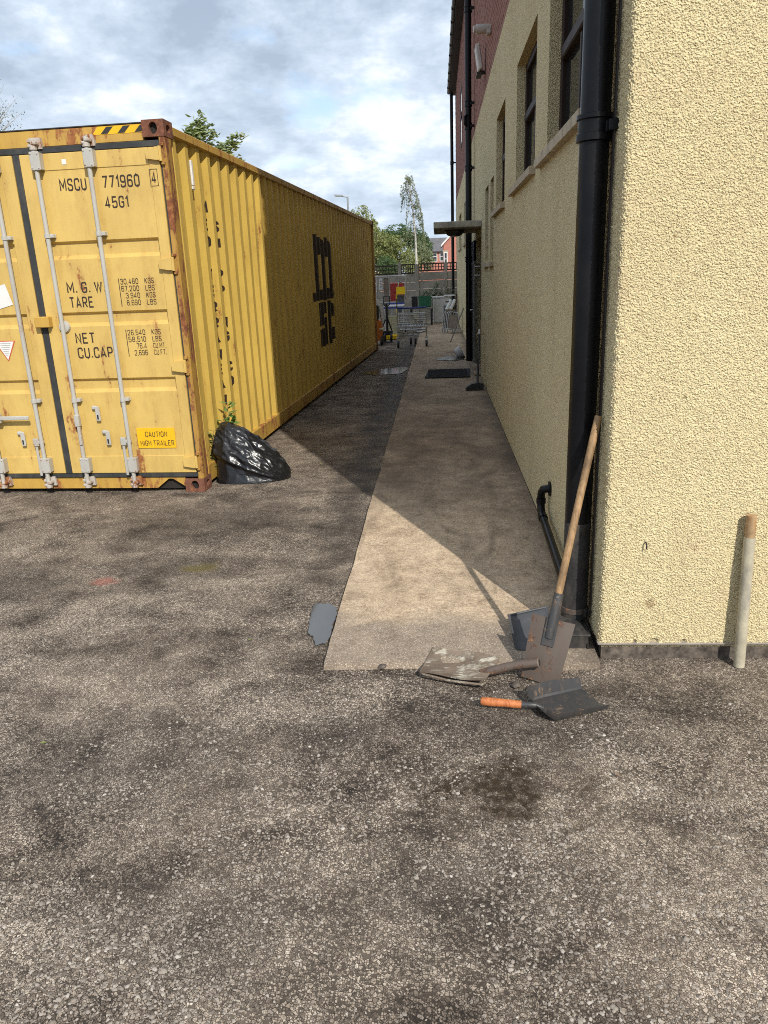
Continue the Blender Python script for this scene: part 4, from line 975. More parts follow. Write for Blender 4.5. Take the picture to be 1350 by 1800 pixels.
# ================================================================== TOOLS BY THE CORNER
def frame_from(o, zdir, ydir):
    z = Vector(zdir).normalized(); y = Vector(ydir); y = (y-z*y.dot(z)).normalized(); x = y.cross(z)
    m_ = Matrix((x, y, z)).transposed().to_4x4(); m_.translation = Vector(o); return m_
# long-handled spade leaning on the drainpipe
tip, top = Vector((.418, 2.93, .005)), Vector((.690, 3.262, 1.115))
sp = thing('spade', 'rusty flat-bladed spade with long wooden handle leaning on the drainpipe', 'spade', tip)
fm = frame_from(tip, top-tip, (-.35, -1, .15)); Lh = (top-tip).length
hp = [fm @ Vector((.004*math.sin(t*2.2), .003*math.sin(t*5), .27+(Lh-.27)*t)) for t in np.linspace(0, 1, 12)]
part('handle', MB().tube(hp, [.0155]*2+[.0165]*8+[.017, .0155], 14), MAT['ash_handle'], sp, smooth=60)
def blade_mesh(w0, w1, ln, curl, th, mat):
    nu, nv = 14, 16; V = []; F = []
    for side_ in (0, 1):
        for j in range(nv):
            t = j/(nv-1)
            for i in range(nu):
                u_ = i/(nu-1)*2-1; wd = (w0+(w1-w0)*t)/2; d = curl*(u_**2)+.006*math.sin(3*t)
                V.append(mat @ Vector((u_*wd, d-(th if side_ else 0), t*ln)))
    o1 = nu*nv
    for s_ in (0, 1):
        for j in range(nv-1):
            for i in range(nu-1):
                k = s_*o1+j*nu+i; F.append((k, k+1, k+nu+1, k+nu))
    bd = [i for i in range(nu)]+[j*nu+nu-1 for j in range(1, nv)]+[(nv-1)*nu+i for i in range(nu-2, -1, -1)]+[j*nu for j in range(nv-2, 0, -1)]
    for a_, b_ in zip(bd, bd[1:]+bd[:1]): F.append((a_, b_, o1+b_, o1+a_))
    mb = MB(); mb.add(V, F); return mb
part('blade', blade_mesh(.165, .19, .285, -.010, .004, fm), MAT['old_steel'], sp, smooth=45)
mb = MB(); mb.tube([fm @ Vector((0, .004, .20)), fm @ Vector((0, .004, .30)), fm @ Vector((0, .001, .40))], [.020, .023, .021], 12)
mb.box((-.026, -.002, .165), (.026, .012, .30), fm); sk_ = part('socket', mb, MAT['dark_steel'], sp, smooth=40)
part('rivet', MB().lathe([(.006, 0), (.004, .005)], fm @ Vector((0, .024, .385)), 8, 'y'), MAT['chrome'], sk_)
# flat shovel head lying on the ground, broken socket
sh = thing('shovel_head', 'dirt-caked shovel head with broken socket lying flat by the path end', 'shovel', (.06, 3.05, 0))
def patchq(c00, c10, c11, c01, nu, nv, zf, th):
    V = []; F = []
    for s_ in (0, 1):
        for j in range(nv):
            for i in range(nu):
                u_, v_ = i/(nu-1), j/(nv-1)
                p_ = (Vector(c00)*(1-u_)+Vector(c10)*u_)*(1-v_)+(Vector(c01)*(1-u_)+Vector(c11)*u_)*v_
                V.append((p_.x, p_.y, p_.z+zf(u_, v_)-(th if s_ else 0)))
    o1 = nu*nv
    for s_ in (0, 1):
        for j in range(nv-1):
            for i in range(nu-1): k = s_*o1+j*nu+i; F.append((k, k+1, k+nu+1, k+nu))
    bd = [i for i in range(nu)]+[j*nu+nu-1 for j in range(1, nv)]+[(nv-1)*nu+i for i in range(nu-2, -1, -1)]+[j*nu for j in range(nv-2, 0, -1)]
    for a_, b_ in zip(bd, bd[1:]+bd[:1]): F.append((a_, b_, o1+b_, o1+a_))
    mb = MB(); mb.add(V, F); return mb
zf = lambda u, v: .016+.016*(2*v-1)**4+.012*u**3+.004*math.sin(7*u+3*v)
part('blade', patchq((-.106, 2.955, .012), (.172, 2.862, .012), (.258, 3.075, .012), (-.044, 3.19, .012), 22, 18, zf, .006), MAT['caked_steel'], sh, smooth=50)
part('rim', MB().tube([(-.046, 3.185, .034), (-.085, 3.04, .030), (-.104, 2.962, .034), (-.09, 2.950, .032), (.03, 2.909, .022), (.165, 2.865, .030), (.180, 2.875, .034)], .0055, 8), MAT['caked_steel'], sh, smooth=60)
part('socket', MB().tube([(.165, 2.965, .032), (.215, 2.955, .046), (.27, 2.950, .066), (.335, 2.94, .086), (.412, 2.925, .102)], [.013, .020, .0195, .0185, .0195], 16, True, True), MAT['old_steel'], sh, smooth=50)
part('socket_mouth', MB().tube([(.409, 2.9256, .1013), (.415, 2.9244, .1026)], .0205, 16), MAT['caked_steel'], sh, smooth=30)
part('bore', MB().lathe([(.0155, -.001), (.0155, .0012)], (.4158, 2.9242, .1028), 14, 'x', Matrix.Rotation(R(-14), 3, 'Z') @ Matrix.Rotation(R(-12), 3, 'Y')), MAT['dark_inside'], sh)
# hand coal shovel with orange wooden grip
hs = thing('hand_shovel', 'small black hand shovel with orange wooden grip lying on the tarmac', 'shovel', (.40, 2.73, 0))
part('grip', MB().tube([(.152, 2.738, .028), (.160, 2.737, .028), (.20, 2.731, .028), (.25, 2.724, .028), (.30, 2.716, .027), (.318, 2.713, .027)], [.012, .0175, .0185, .0165, .0165, .015], 14), MAT['orange_handle'], hs, smooth=60)
tg = part('tang', MB().tube([(.312, 2.714, .027), (.345, 2.708, .030), (.372, 2.703, .032), (.405, 2.706, .016)], [.015, .0125, .012, .009], 10), MAT['dark_steel'], hs, smooth=50)
part('rivet', MB().lathe([(.004, 0), (.003, .003)], (.336, 2.697, .028), 8, 'y'), MAT['chrome'], tg)
# scoop: floor, two side walls rising, rounded back shoulder
prof2 = [(-.112, .040), (-.104, .022), (-.098, .006), (-.092, .001), (.0, .0), (.086, .001), (.094, .008), (.101, .032), (.108, .056)]
ax = Vector((.245, .108, 0)).normalized(); pr = Vector((-ax.y, ax.x, 0)); org = Vector((.372, 2.690, .004))
V = []; F = []; nl = 9
for s_ in (0, 1):
    for j in range(nl):
        t = j/(nl-1); wv = .78+.22*min(1, t/.2)**.7; hv = (.75+.25*min(1, t/.3)) * (1-.35*max(0, (t-.45)/.55))
        for u_, z in prof2:
            p_ = org+ax*(.005+.275*t)+pr*(u_*wv*.95); V.append((p_.x, p_.y, p_.z+z*hv*1.15+.004*(1-t)-(.0025 if s_ else 0)+(.030*(1-t/.10) if t < .10 else 0)))
n = len(prof2)
for s_ in (0, 1):
    for j in range(nl-1):
        for i in range(n-1): k = s_*n*nl+j*n+i; F.append((k, k+1, k+n+1, k+n))
bd = [i for i in range(n)]+[j*n+n-1 for j in range(1, nl)]+[(nl-1)*n+i for i in range(n-2, -1, -1)]+[j*n for j in range(nl-2, 0, -1)]
for a_, b_ in zip(bd, bd[1:]+bd[:1]): F.append((a_, b_, n*nl+b_, n*nl+a_))
mb = MB(); mb.add(V, F); part('scoop', mb, MAT['dark_steel'], hs, smooth=28)
# grey dustpan propped against the gully shoe
dp = thing('dustpan', 'dark grey plastic dustpan propped behind the spade', 'dustpan', (.42, 3.26, 0))
zf = lambda u, v: .014*(2*u-1)**6
part('pan', patchq((.335, 3.175, .033), (.500, 3.165, .033), (.525, 3.44, .125), (.322, 3.40, .095), 14, 8, zf, .005), MAT['grey_plastic'], dp, smooth=50)
part('back_rim', MB().tube([(.322, 3.40, .099), (.42, 3.42, .114), (.525, 3.44, .129)], .006, 8), MAT['grey_plastic'], dp, smooth=50)
# rubble lump
def lump(name, c_, r_, mat, label, cat, seed, group=None, sq=.6):
    me = bpy.data.meshes.new(name); bm = bmesh.new(); bmesh.ops.create_icosphere(bm, subdivisions=3, radius=1)
    P = np.array([v.co[:] for v in bm.verts]); d = 1+.55*perlin(P*1.6+seed)+.25*perlin(P*4+seed)
    for v, k in zip(bm.verts, d): v.co = (v.co.x*r_*k, v.co.y*r_*k, max(-.3, v.co.z)*r_*k*sq)
    bm.to_mesh(me); bm.free(); o_ = obj(name, me, MAT[mat], None, 180); o_.location = c_; return tag(o_, label, cat, group)
lump('rubble_lump', (.315, 2.90, .008), .020, 'masonry', 'small pale lump of rubble beside the spade tip', 'rubble', 3.1)
lump('rubble_lump', (-.28, 3.055, .012), .018, 'masonry', 'small broken bit of concrete at the path end', 'rubble', 8.4)
# plastic pole leaning on the sunlit wall
pb, pt = Vector((1.322, 3.076, .002)), Vector((1.313, 3.106, .705)); pd = (pt-pb)
pl = thing('plastic_pole', 'short off-white plastic pole leaning on the sunlit roughcast wall', 'pole', pb)
part('shaft', MB().tube([pb+pd*t for t in (0, .3, .6, .86)], [.0235, .0238, .0235, .0235], 16), MAT['pole_plastic'], pl, smooth=50)
part('cap', MB().tube([pb+pd*t for t in (.861, .87, .985, .99, 1)], [.0195, .0208, .0208, .0215, .0205], 16), MAT['pole_cap'], pl, smooth=40)
# fallen leaf
mb = MB(); mb.add([(0, 0, .002), (.012, .007, .008), (.028, .004, .004), (.036, -.004, .010), (.02, -.010, .006), (.008, -.007, .006)], [(0, 1, 2, 4), (2, 3, 4), (0, 4, 5)])
o_ = obj('fallen_leaf', mb.mesh('fallen_leaf'), MAT['leaf_yellowgreen']); o_.location = (-1.61, 2.45, .006); tag(o_, 'single yellow-green leaf fallen on the tarmac', 'leaf')
o_ = o_.copy(); C.objects.link(o_); o_.location = (-1.15, 6.95, .006); o_.rotation_euler = (0, 0, 2); tag(o_, 'single pale leaf on the tarmac just past the bin bag', 'leaf')
for k, (x, y, rz, mat_, lab, cat) in enumerate(((-.98, 3.32, .7, 'leaf_yellowgreen', 'tiny dry leaf on the tarmac left of the grey puddle', 'leaf'), (.62, 2.28, 2.2, 'stalk', 'small brown leaf on the tarmac below the hand shovel', 'leaf'), (-.30, 5.2, 4.1, 'stalk', 'brown leaf lying on the sunlit concrete path', 'leaf'))):
    o2 = o_.copy(); o2.data = o_.data.copy(); o2.data.materials.clear(); o2.data.materials.append(MAT[mat_]); C.objects.link(o2)
    o2.location = (x, y, .036 if y > 5 else .006); o2.rotation_euler = (0, 0, rz); o2.scale = (.8, .8, .8); tag(o2, lab, cat)
# ================================================================== BIN BAG AND WEED
def bag_mesh():
    ns, nt_ = 240, 220
    px_ = np.array([0, .02, .06, .14, .24, .34, .45, .55, .62, .66, .68]); hp_ = np.array([.0, .36, .50, .51, .47, .42, .345, .25, .165, .09, .0])
    dp_ = np.array([.0, .15, .21, .235, .245, .24, .215, .17, .12, .07, .0])
    s = np.linspace(0, 1, ns); x = .68*(.5-.5*np.cos(np.pi*s)); hh = np.interp(x, px_, hp_); dd = np.interp(x, px_, dp_)
    th = np.linspace(0, 2*np.pi, nt_, endpoint=False)
    V = np.zeros((ns, nt_, 3))
    for i in range(ns):
        c_, s_ = np.cos(th), np.sin(th)
        e = .78
        yy = dd[i]*np.sign(c_)*np.abs(c_)**e; z = np.where(s_ > 0, np.abs(s_)**.95*hh[i], -.02*np.abs(s_)**.4*min(1, hh[i]/.1))
        yy = yy*(1-.30*np.clip(z/.55, 0, 1))
        V[i, :, 0] = x[i]; V[i, :, 1] = yy; V[i, :, 2] = z
    P = V.reshape(-1, 3)
    c0 = np.array([.3, 0, .16]); N = P-c0; N /= np.linalg.norm(N, axis=1)[:, None]+1e-6
    # crumple: difference of two convex polyhedral functions = flat facets meeting in sharp creases, stretched down the slope
    g = np.random.default_rng(4); a_ = R(36); q_ = P.copy()
    q_[:, 0], q_[:, 2] = P[:, 0]*math.cos(a_)-P[:, 2]*math.sin(a_), P[:, 0]*math.sin(a_)+P[:, 2]*math.cos(a_)
    def facets(Q, cell, n_, amp):
        out = np.zeros(len(Q))
        for sg in (1, -1):
            ctr = g.uniform(Q.min(0), Q.max(0), (n_, 3)); val = np.full(len(Q), -1e9)
            slope = g.normal(size=(n_, 3)); 
            for c_, sl in zip(ctr, slope):
                dd_ = Q-c_; val = np.maximum(val, (dd_*sl).sum(1)*.55-np.linalg.norm(dd_, axis=1)*1.15)
            out += sg*(val-val.mean())
        return out*amp
    warp = np.stack([perlin(P*5), perlin(P*5+30), perlin(P*5+60)], 1)*.045+np.stack([perlin(P*13), perlin(P*13+30), perlin(P*13+60)], 1)*.012
    d1 = facets((q_+warp)*np.array([3.2, 5.0, 8.0]), 1, 90, .011); d2 = facets((q_+warp)*np.array([8, 12, 20]), 1, 420, .0048)
    d1 = d1-np.convolve(d1, np.ones(1), 'same')*0
    line = .285-.44*P[:, 0]-P[:, 2]+.010*perlin(P*8); front = np.clip(-P[:, 1]/.05, 0, 1)
    low = np.clip(line/.03, 0, 1)*front; seam = np.exp(-(line/.012)**2)*front+.8*np.exp(-((line-.03)/.008)**2)*front
    rid = 1-np.abs(perlin(q_*np.array([3.5, 9, 17])+5+.5*perlin(P*5)[:, None]))*2.6; rid2 = 1-np.abs(perlin(q_*np.array([9, 16, 40])+15+.6*perlin(P*9)[:, None]))*2.4
    d1 -= np.median(d1); d2 -= np.median(d2)
    d = (np.clip(d1, -.035, .035)+np.clip(d2, -.012, .012)+.020*(rid-.4)+.0075*(rid2-.4))*(1-.55*low)+.014*perlin(P*3+3)-.026*low+.009*seam
    d = np.clip(d, -.06, .05)
    d *= np.clip(P[:, 2]/.05, .15, 1)
    P = P+N*d[:, None]; P[:, 2] = np.maximum(P[:, 2], -.002)
    F = []
    for i in range(ns-1):
        k = np.arange(nt_); F.append(np.stack([i*nt_+k, i*nt_+(k+1) % nt_, (i+1)*nt_+(k+1) % nt_, (i+1)*nt_+k], 1))
    return npmesh('bin_bag', P, np.concatenate(F)[:, ::-1])
bg_ = obj('bin_bag', bag_mesh(), MAT['bin_bag'], None, 180); bg_.location = (-2.045, 6.56, .002); bg_.rotation_euler = (0, 0, R(-3))
tag(bg_, 'full black plastic bin bag slumped against the yellow container', 'bin bag')

def leaf_cloud(pts, size, jit=.35, up=.2, asp=.5, seed=0, fold=True):
    """one pointed leaf (4 triangles) per point"""
    g = np.random.default_rng(seed); n = len(pts); P = np.asarray(pts, float)
    a_ = g.normal(size=(n, 3)); a_ /= np.linalg.norm(a_, axis=1)[:, None]; b_ = g.normal(size=(n, 3)); b_[:, 2] += up
    b_ -= a_*(a_*b_).sum(1)[:, None]; b_ /= np.linalg.norm(b_, axis=1)[:, None]; c_ = np.cross(a_, b_)
    s = size*(1+jit*g.normal(size=n)).clip(.4, 2)[:, None]
    V = np.stack([P-a_*s*.5, P+c_*s*asp*.5+b_*s*.08, P+a_*s*.5, P-c_*s*asp*.5+b_*s*.08], 1)
    F = np.arange(n*4).reshape(n, 4); return V.reshape(-1, 3), F
def weed(name, label, base, stems, mat, leaf, seed):
    g = random.Random(seed); t = thing(name, label, 'weed', base)
    st = MB(); pts = []
    for (dx, dy, hgt) in stems:
        path_ = [Vector(base)+Vector((dx*k, dy*k, hgt*k*(1-.12*k))) for k in np.linspace(0, 1, 7)]
        st.tube(path_, [.006*(1-.1*i) for i in range(7)], 6)
    part('stems', st, MAT['stalk'], t)
    mb = MB()
    for (dx, dy, hgt) in stems:
        for k in np.linspace(.25, 1.0, max(4, int(hgt*22))):
            p_ = Vector(base)+Vector((dx*k, dy*k, hgt*k*(1-.12*k)))
            for sd_ in (0, 1):
                an = g.uniform(0, 6.28); L_ = leaf*g.uniform(.6, 1.2); d = Vector((math.cos(an), math.sin(an), g.uniform(-.1, .7))).normalized(); w_ = d.cross(Vector((0, 0, 1))).normalized()*L_*.20
                up_ = w_.cross(d).normalized()*L_*.06
                mb.add([p_, p_+d*L_*.45+w_-up_, p_+d*L_, p_+d*L_*.45-w_-up_, p_+d*L_*.5+up_], [(0, 1, 4), (1, 2, 4), (2, 3, 4), (3, 0, 4)])
    part('leaves', mb, MAT[mat], t)
weed('weed', 'leafy green weed sprouting behind the black bin bag', (-1.955, 6.72, .0), [(.01, .0, .76), (.06, -.03, .60), (-.05, -.04, .58)], 'leaf_privet', .105, 5)
weed('weed', 'small yellow-green weed between bin bag and container post', (-2.02, 6.47, .0), [(-.005, .0, .52), (-.02, .0, .44)], 'leaf_yellowgreen', .085, 9)

# ================================================================== BROOM, MAT, LID BY THE DOOR
t = thing('rubber_mat', 'flat black rubber doormat lying on the concrete path', 'doormat', (.16, 13.2, .03))
mb = MB(); mz = .0385
mb.prism([(-.24, 12.72), (.515, 12.72), (.565, 13.80), (-.18, 13.80)], mz, mz+.012, lambda u, v_, d: (u, v_, d)); part('sheet', mb, MAT['rubber_mat'], t)
mb = MB()
for k in range(24): y = 12.77+k*.0425; mb.box((-.19, y, mz+.012), (.50, y+.02, mz+.016))
part('ribs', mb, MAT['rubber_mat'], t)
t = thing('broom', 'black broom standing on its wide head against the wall', 'broom', (.55, 11.35, .035))
hm = Matrix.Translation((.545, 11.30, .036)) @ Matrix.Rotation(R(4), 4, 'Z')
mb = MB(); mb.prism([(-.145, 0), (.115, 0), (.115, .085), (.04, .105), (-.06, .095), (-.145, .04)], -.05, .05, lambda u, v_, d: tuple(hm @ Vector((u, d, v_)))); part('head', mb, MAT['black_plastic'], t)
mb = MB()
for k in range(22):
    for j in range(4): x_ = -.14+k*.012; mb.box((x_, -.045+j*.024, -.004), (x_+.007, -.03+j*.024, .002), hm)
part('bristles', mb, MAT['black_plastic'], t)
part('handle', MB().tube([(.575, 11.32, .12), (.60, 11.55, .45), (.628, 11.85, .80)], .017, 10), MAT['black_plastic'], t, smooth=50)
part('handle_tip', MB().tube([(.628, 11.85, .80), (.634, 11.91, .865)], .019, 10), MAT['white_plastic'], t, smooth=50)
t = thing('plastic_tub', 'crumpled grey-white plastic tub lying by the foot of the middle drainpipe', 'tub', (.42, 15.85, .03))
tm = Matrix.Translation((.42, 15.9, .12)) @ Matrix.Rotation(R(62), 4, 'Y') @ Matrix.Rotation(R(20), 4, 'X')
part('bowl', MB().lathe([(.07, -.07), (.10, -.06), (.125, .06), (.135, .065), (.135, .075), (.118, .07), (.09, -.05)], (0, 0, 0), 18, 'z', None), MAT['appliance_white'], t, False, 50).matrix_local = Matrix.Translation((0, .05, .09)) @ Matrix.Rotation(R(62), 4, 'Y')

# ================================================================== JUNK AT THE END OF THE PASSAGE
def wheel(mb, c_, r_, w_=.03):
    mb.lathe([(r_*.3, -w_/2), (r_*.85, -w_/2), (r_, -w_/4), (r_, w_/4), (r_*.85, w_/2), (r_*.3, w_/2)], c_, 16, 'x'); return mb
tr = thing('wire_trolley', 'empty grey steel cage trolley with blue handle on castors', 'trolley', (-.63, 19.0, 0))
x0_, x1_, y0_, y1_ = -.98, -.29, 18.6, 19.45
for x in (x0_, x1_):
    for y in (y0_, y1_): part('post', MB().tube([(x, y, .26), (x, y, .93 if y == y0_ else .80)], .014, 8), MAT['chrome'], tr, smooth=50)
part('handle', MB().tube([(x0_, y0_, .945), (x1_, y0_, .945)], .020, 10), MAT['blue_plastic'], tr, smooth=50)
part('handle_stem', MB().tube([(x0_-.005, y0_, .93), (x0_-.005, y0_, 1.17)], .013, 8), MAT['black_plastic'], tr, smooth=50)
for z, xx in ((.78, 0), (.68, .0), (.58, 0)):
    mb = MB()
    mb.tube([(x0_, y0_, z), (x1_, y0_, z)], .009, 6); mb.tube([(x0_, y1_, z), (x1_, y1_, z)], .009, 6); mb.tube([(x0_, y0_, z), (x0_, y1_, z)], .009, 6); mb.tube([(x1_, y0_, z), (x1_, y1_, z)], .009, 6)
    part('rail', mb, MAT['chrome'], tr, smooth=50)
mb = MB().bbox((x0_-.03, y0_-.02, .485), (x1_+.05, y0_+.02, .535), .006).bbox((x0_-.03, y1_-.02, .485), (x1_+.05, y1_+.02, .535), .006)
for k in range(11): x = x0_+.02+k*.066; mb.tube([(x, y0_, .51), (x, y1_, .51)], .006, 5)
part('deck', mb, MAT['chrome'], tr)
part('chassis', MB().tube([(x0_, y0_, .40), (x0_+.12, y0_+.05, .36), (-.63, 19.0, .345), (x1_-.1, y0_+.05, .37), (x1_, y0_, .40)], .02, 8), MAT['chrome'], tr, smooth=50)
part('cross_bar', MB().tube([(x0_, y1_, .38), (x1_, y1_, .38)], .02, 8), MAT['chrome'], tr, smooth=50)
for (x, y) in ((x0_, y0_), (x1_, y0_), (-.70, 19.45), (-.58, 19.40)):
    o_ = part('castor', wheel(MB(), (x, y, .092), .088, .05), MAT['black_plastic'], tr, smooth=40)
    part('fork', MB().bbox((x-.036, y-.02, .085), (x-.028, y+.02, .24), .002).bbox((x+.028, y-.02, .085), (x+.036, y+.02, .24), .002).bbox((x-.036, y-.03, .235), (x+.036, y+.03, .27), .004), MAT['chrome'], o_)
part('price_panel', MB().bbox((-.78, 18.72, .36), (-.52, 18.74, .43), .003), MAT['appliance_white'], tr)
# black sack truck
st_ = thing('sack_truck', 'upright black sack truck parked beside the container end', 'hand truck', (-1.37, 20.3, 0))
mb = MB().tube([(-1.36, 20.4, .25), (-1.36, 20.42, 1.0)], .035, 10).tube([(-1.43, 20.42, .98), (-1.43, 20.43, 1.18), (-1.27, 20.43, 1.18), (-1.27, 20.42, .98), (-1.36, 20.42, .90), (-1.43, 20.42, .98)], .016, 8)
part('spine', mb, MAT['black_plastic'], st_, smooth=50)
part('toe_plate', MB().bbox((-1.55, 20.15, .02), (-1.22, 20.42, .035), .003), MAT['black_plastic'], st_)
part('axle_frame', MB().bbox((-1.55, 20.36, .18), (-1.22, 20.42, .30), .01).tube([(-1.54, 20.4, .25), (-1.40, 20.4, .60)], .018, 8).tube([(-1.22, 20.4, .25), (-1.33, 20.4, .60)], .018, 8), MAT['black_plastic'], st_)
for x in (-1.50, -1.42, -1.25): part('wheel', wheel(MB(), (x, 20.33, .125), .12, .06), MAT['black_plastic'], st_, smooth=40)
# orange floor machine with white hood, mostly behind the container
om = thing('sweeper', 'orange and white wheeled sweeper half hidden behind the container end', 'sweeper', (-1.62, 19.7, 0))
part('body', MB().prism([(-1.95, .12), (-1.47, .12), (-1.43, .40), (-1.46, .62), (-1.95, .62)], 19.5, 20.0, lambda u, v_, d: (u, d, v_)), MAT['orange_plastic'], om)
part('hood', MB().tube([(-1.58, 19.75, 1.13), (-1.51, 19.75, 1.06), (-1.465, 19.75, .85), (-1.43, 19.75, .55)], [.035, .045, .04, .03], 10), MAT['appliance_white'], om, smooth=50)
part('seat', MB().bbox((-1.9, 19.55, .62), (-1.52, 19.95, 1.0), .04), MAT['black_plastic'], om)
part('skirt', MB().bbox((-1.5, 19.46, .38), (-1.395, 20.02, .43), .01), MAT['cream_plastic'], om)
for y in (19.55, 19.95): part('wheel', wheel(MB(), (-1.45, y, .115), .11, .07), MAT['black_plastic'], om, smooth=40)
# roll cage with goods
rc = thing('roll_cage', 'tall wire roll cage of mixed goods in front of the fence', 'roll cage', (-1.45, 24.0, 0))
mb = MB()
for x in (-1.92, -1.48, -.98):
    for y in (23.9, 24.6): mb.tube([(x, y, .12), (x, y, 1.68)], .014, 8)
for z in (1.68, .9, .2):
    for y in (23.9, 24.6): mb.tube([(-1.92, y, z), (-.98, y, z)], .012, 6)
part('frame', mb, MAT['chrome'], rc, smooth=50)
mb = MB()
for k in range(16): z = .3+k*.086; mb.tube([(-1.92, 24.6, z), (-.98, 24.6, z)], .004, 4)
for k in range(14): x = -1.9+k*.07; mb.tube([(x, 24.6, .2), (x, 24.6, 1.66)], .004, 4)
part('mesh_back', mb, MAT['galv_grey'], rc)
for x in (-1.88, -1.02): part('castor', wheel(MB(), (x, 23.95, .06), .06, .04), MAT['black_plastic'], rc, smooth=40)
def crate(name, label, cat, a_, b_, mat, group=None, ribs=3):
    t = thing(name, label, cat, ((a_[0]+b_[0])/2, (a_[1]+b_[1])/2, a_[2]), group=group); th = .015
    mb = MB().bbox(a_, (b_[0], b_[1], a_[2]+th), .003)
    mb.bbox((a_[0], a_[1], a_[2]+th), (a_[0]+th, b_[1], b_[2]), .003); mb.bbox((b_[0]-th, a_[1], a_[2]+th), (b_[0], b_[1], b_[2]), .003); mb.bbox((a_[0]+th, a_[1], a_[2]+th), (b_[0]-th, a_[1]+th, b_[2]), .003); mb.bbox((a_[0]+th, b_[1]-th, a_[2]+th), (b_[0]-th, b_[1], b_[2]), .003)
    part('shell', mb, MAT[mat], t)
    part('rim', MB().bbox((a_[0]-.012, a_[1]-.012, b_[2]-.03), (b_[0]+.012, a_[1]-.0005, b_[2]), .003), MAT[mat], t)
    for k in range(ribs):
        x = a_[0]+(b_[0]-a_[0])*(k+1)/(ribs+1); part('rib', MB().box((x-.008, a_[1]-.009, a_[2]+.02), (x+.008, a_[1]-.0005, b_[2]-.031)), MAT[mat], t)
    return t
names = ['lowest', 'second from the bottom', 'third from the bottom', 'topmost']
for k in range(4):
    crate('red_crate', 'red plastic crate, %s of the stack in the roll cage' % names[k], 'crate', (-1.46, 24.0, .93+k*.135), (-1.05, 24.4, .93+k*.135+.125), 'red_plastic', 'red crates stacked in the cage')
part_ = crate('grey_bin', 'blue-grey plastic bin below the yellow caddy', 'bin', (-1.23, 23.55, .62), (-1.03, 23.8, 1.12), 'grey_bin')
t = thing('cardboard_box', 'tall grey-brown carton standing in the roll cage', 'box', (-1.57, 24.1, .22)); part('carton', MB().bbox((-1.66, 24.0, .22), (-1.49, 24.35, 1.63), .005), MAT['cushion'], t); part('flap', MB().box((-1.66, 23.98, 1.632), (-1.49, 24.2, 1.637)), MAT['cushion'], t)
t = thing('white_panel', 'narrow white printed panel hanging at the cage front', 'panel', (-1.74, 23.95, 1.0)); part('board', MB().bbox((-1.79, 23.86, 1.28), (-1.69, 23.88, 1.62), .003), MAT['appliance_white'], t)
mb = MB()
for k in range(3): mb.box((-1.765, 23.855, 1.36+k*.08), (-1.715, 23.8595, 1.40+k*.08))
part('print', mb, MAT['print_grey'], t)
t = thing('bucket', 'bright yellow plastic caddy hung on a pole above the grey bin', 'bucket', (-1.12, 23.4, 1.12))
part('shell', MB().prism([(-1.24, 1.15), (-.985, 1.15), (-.97, 1.25), (-.99, 1.365), (-1.24, 1.355)], 23.3, 23.5, lambda u, v_, d: (u, d, v_)), MAT['yellow_plastic'], t)
part('pole', MB().tube([(-1.25, 23.45, .60), (-1.25, 23.45, 1.15)], .016, 8), MAT['yellow_plastic'], t); part('grip', MB().tube([(-1.19, 23.45, 1.36), (-1.16, 23.45, 1.50)], .014, 8), MAT['cream_plastic'], t)
# table with cloth / boards
t = thing('folding_table', 'white-topped folding table with blue edge before the crates', 'table', (-1.25, 22.6, 0))
part('top', MB().bbox((-1.56, 22.2, .835), (-.98, 23.0, .875), .008), MAT['appliance_white'], t); part('edge_trim', MB().bbox((-1.56, 22.19, .79), (-.98, 22.199, .833), .002).bbox((-1.5, 23.02, .88), (-1.0, 23.05, .92), .002), MAT['blue_plastic'], t)
for x in (-1.52, -1.02):
    for y in (22.25, 22.95): part('leg', MB().tube([(x, y, 0), (x, y, .834)], .016, 8), MAT['chrome'], t)
crate('cream_crate', 'pale cream plastic crate on the ground under the table', 'crate', (-1.50, 21.9, .012), (-1.12, 22.3, .60), 'cream_plastic', ribs=4)
crate('yellow_tray', 'shallow yellow tray on the ground before the cream crate', 'tray', (-1.48, 21.2, .01), (-1.15, 21.6, .11), 'yellow_plastic')
crate('green_crate', 'dark green crate on the bench near the white washing machine', 'crate', (-.66, 26.6, .62), (-.24, 27.0, .98), 'green_plastic', ribs=4)
crate('black_crate', 'black crate on the bench left of the green one', 'crate', (-.90, 26.6, .62), (-.70, 27.0, .97), 'black_plastic')
t = thing('work_bench', 'low dark bench carrying the black and green crates', 'bench', (-.5, 26.8, 0))
part('top', MB().bbox((-.95, 26.3, .565), (-.18, 27.1, .61), .006), MAT['old_timber'], t)
for x in (-.92, -.22):
    for y in (26.34, 27.05): part('leg', MB().bbox((x-.03, y-.03, 0), (x+.03, y+.03, .564), .004), MAT['black_plastic'], t)
t = thing('carton', 'white and pink printed carton on the ground before the bench', 'box', (-.8, 25.6, .0)); part('carton', MB().bbox((-.93, 25.4, .01), (-.66, 25.7, .48), .005), MAT['cream_plastic'], t)
part('print', MB().box((-.90, 25.394, .30), (-.80, 25.399, .42)).box((-.78, 25.394, .12), (-.72, 25.399, .3)), MAT['cushion'], t)
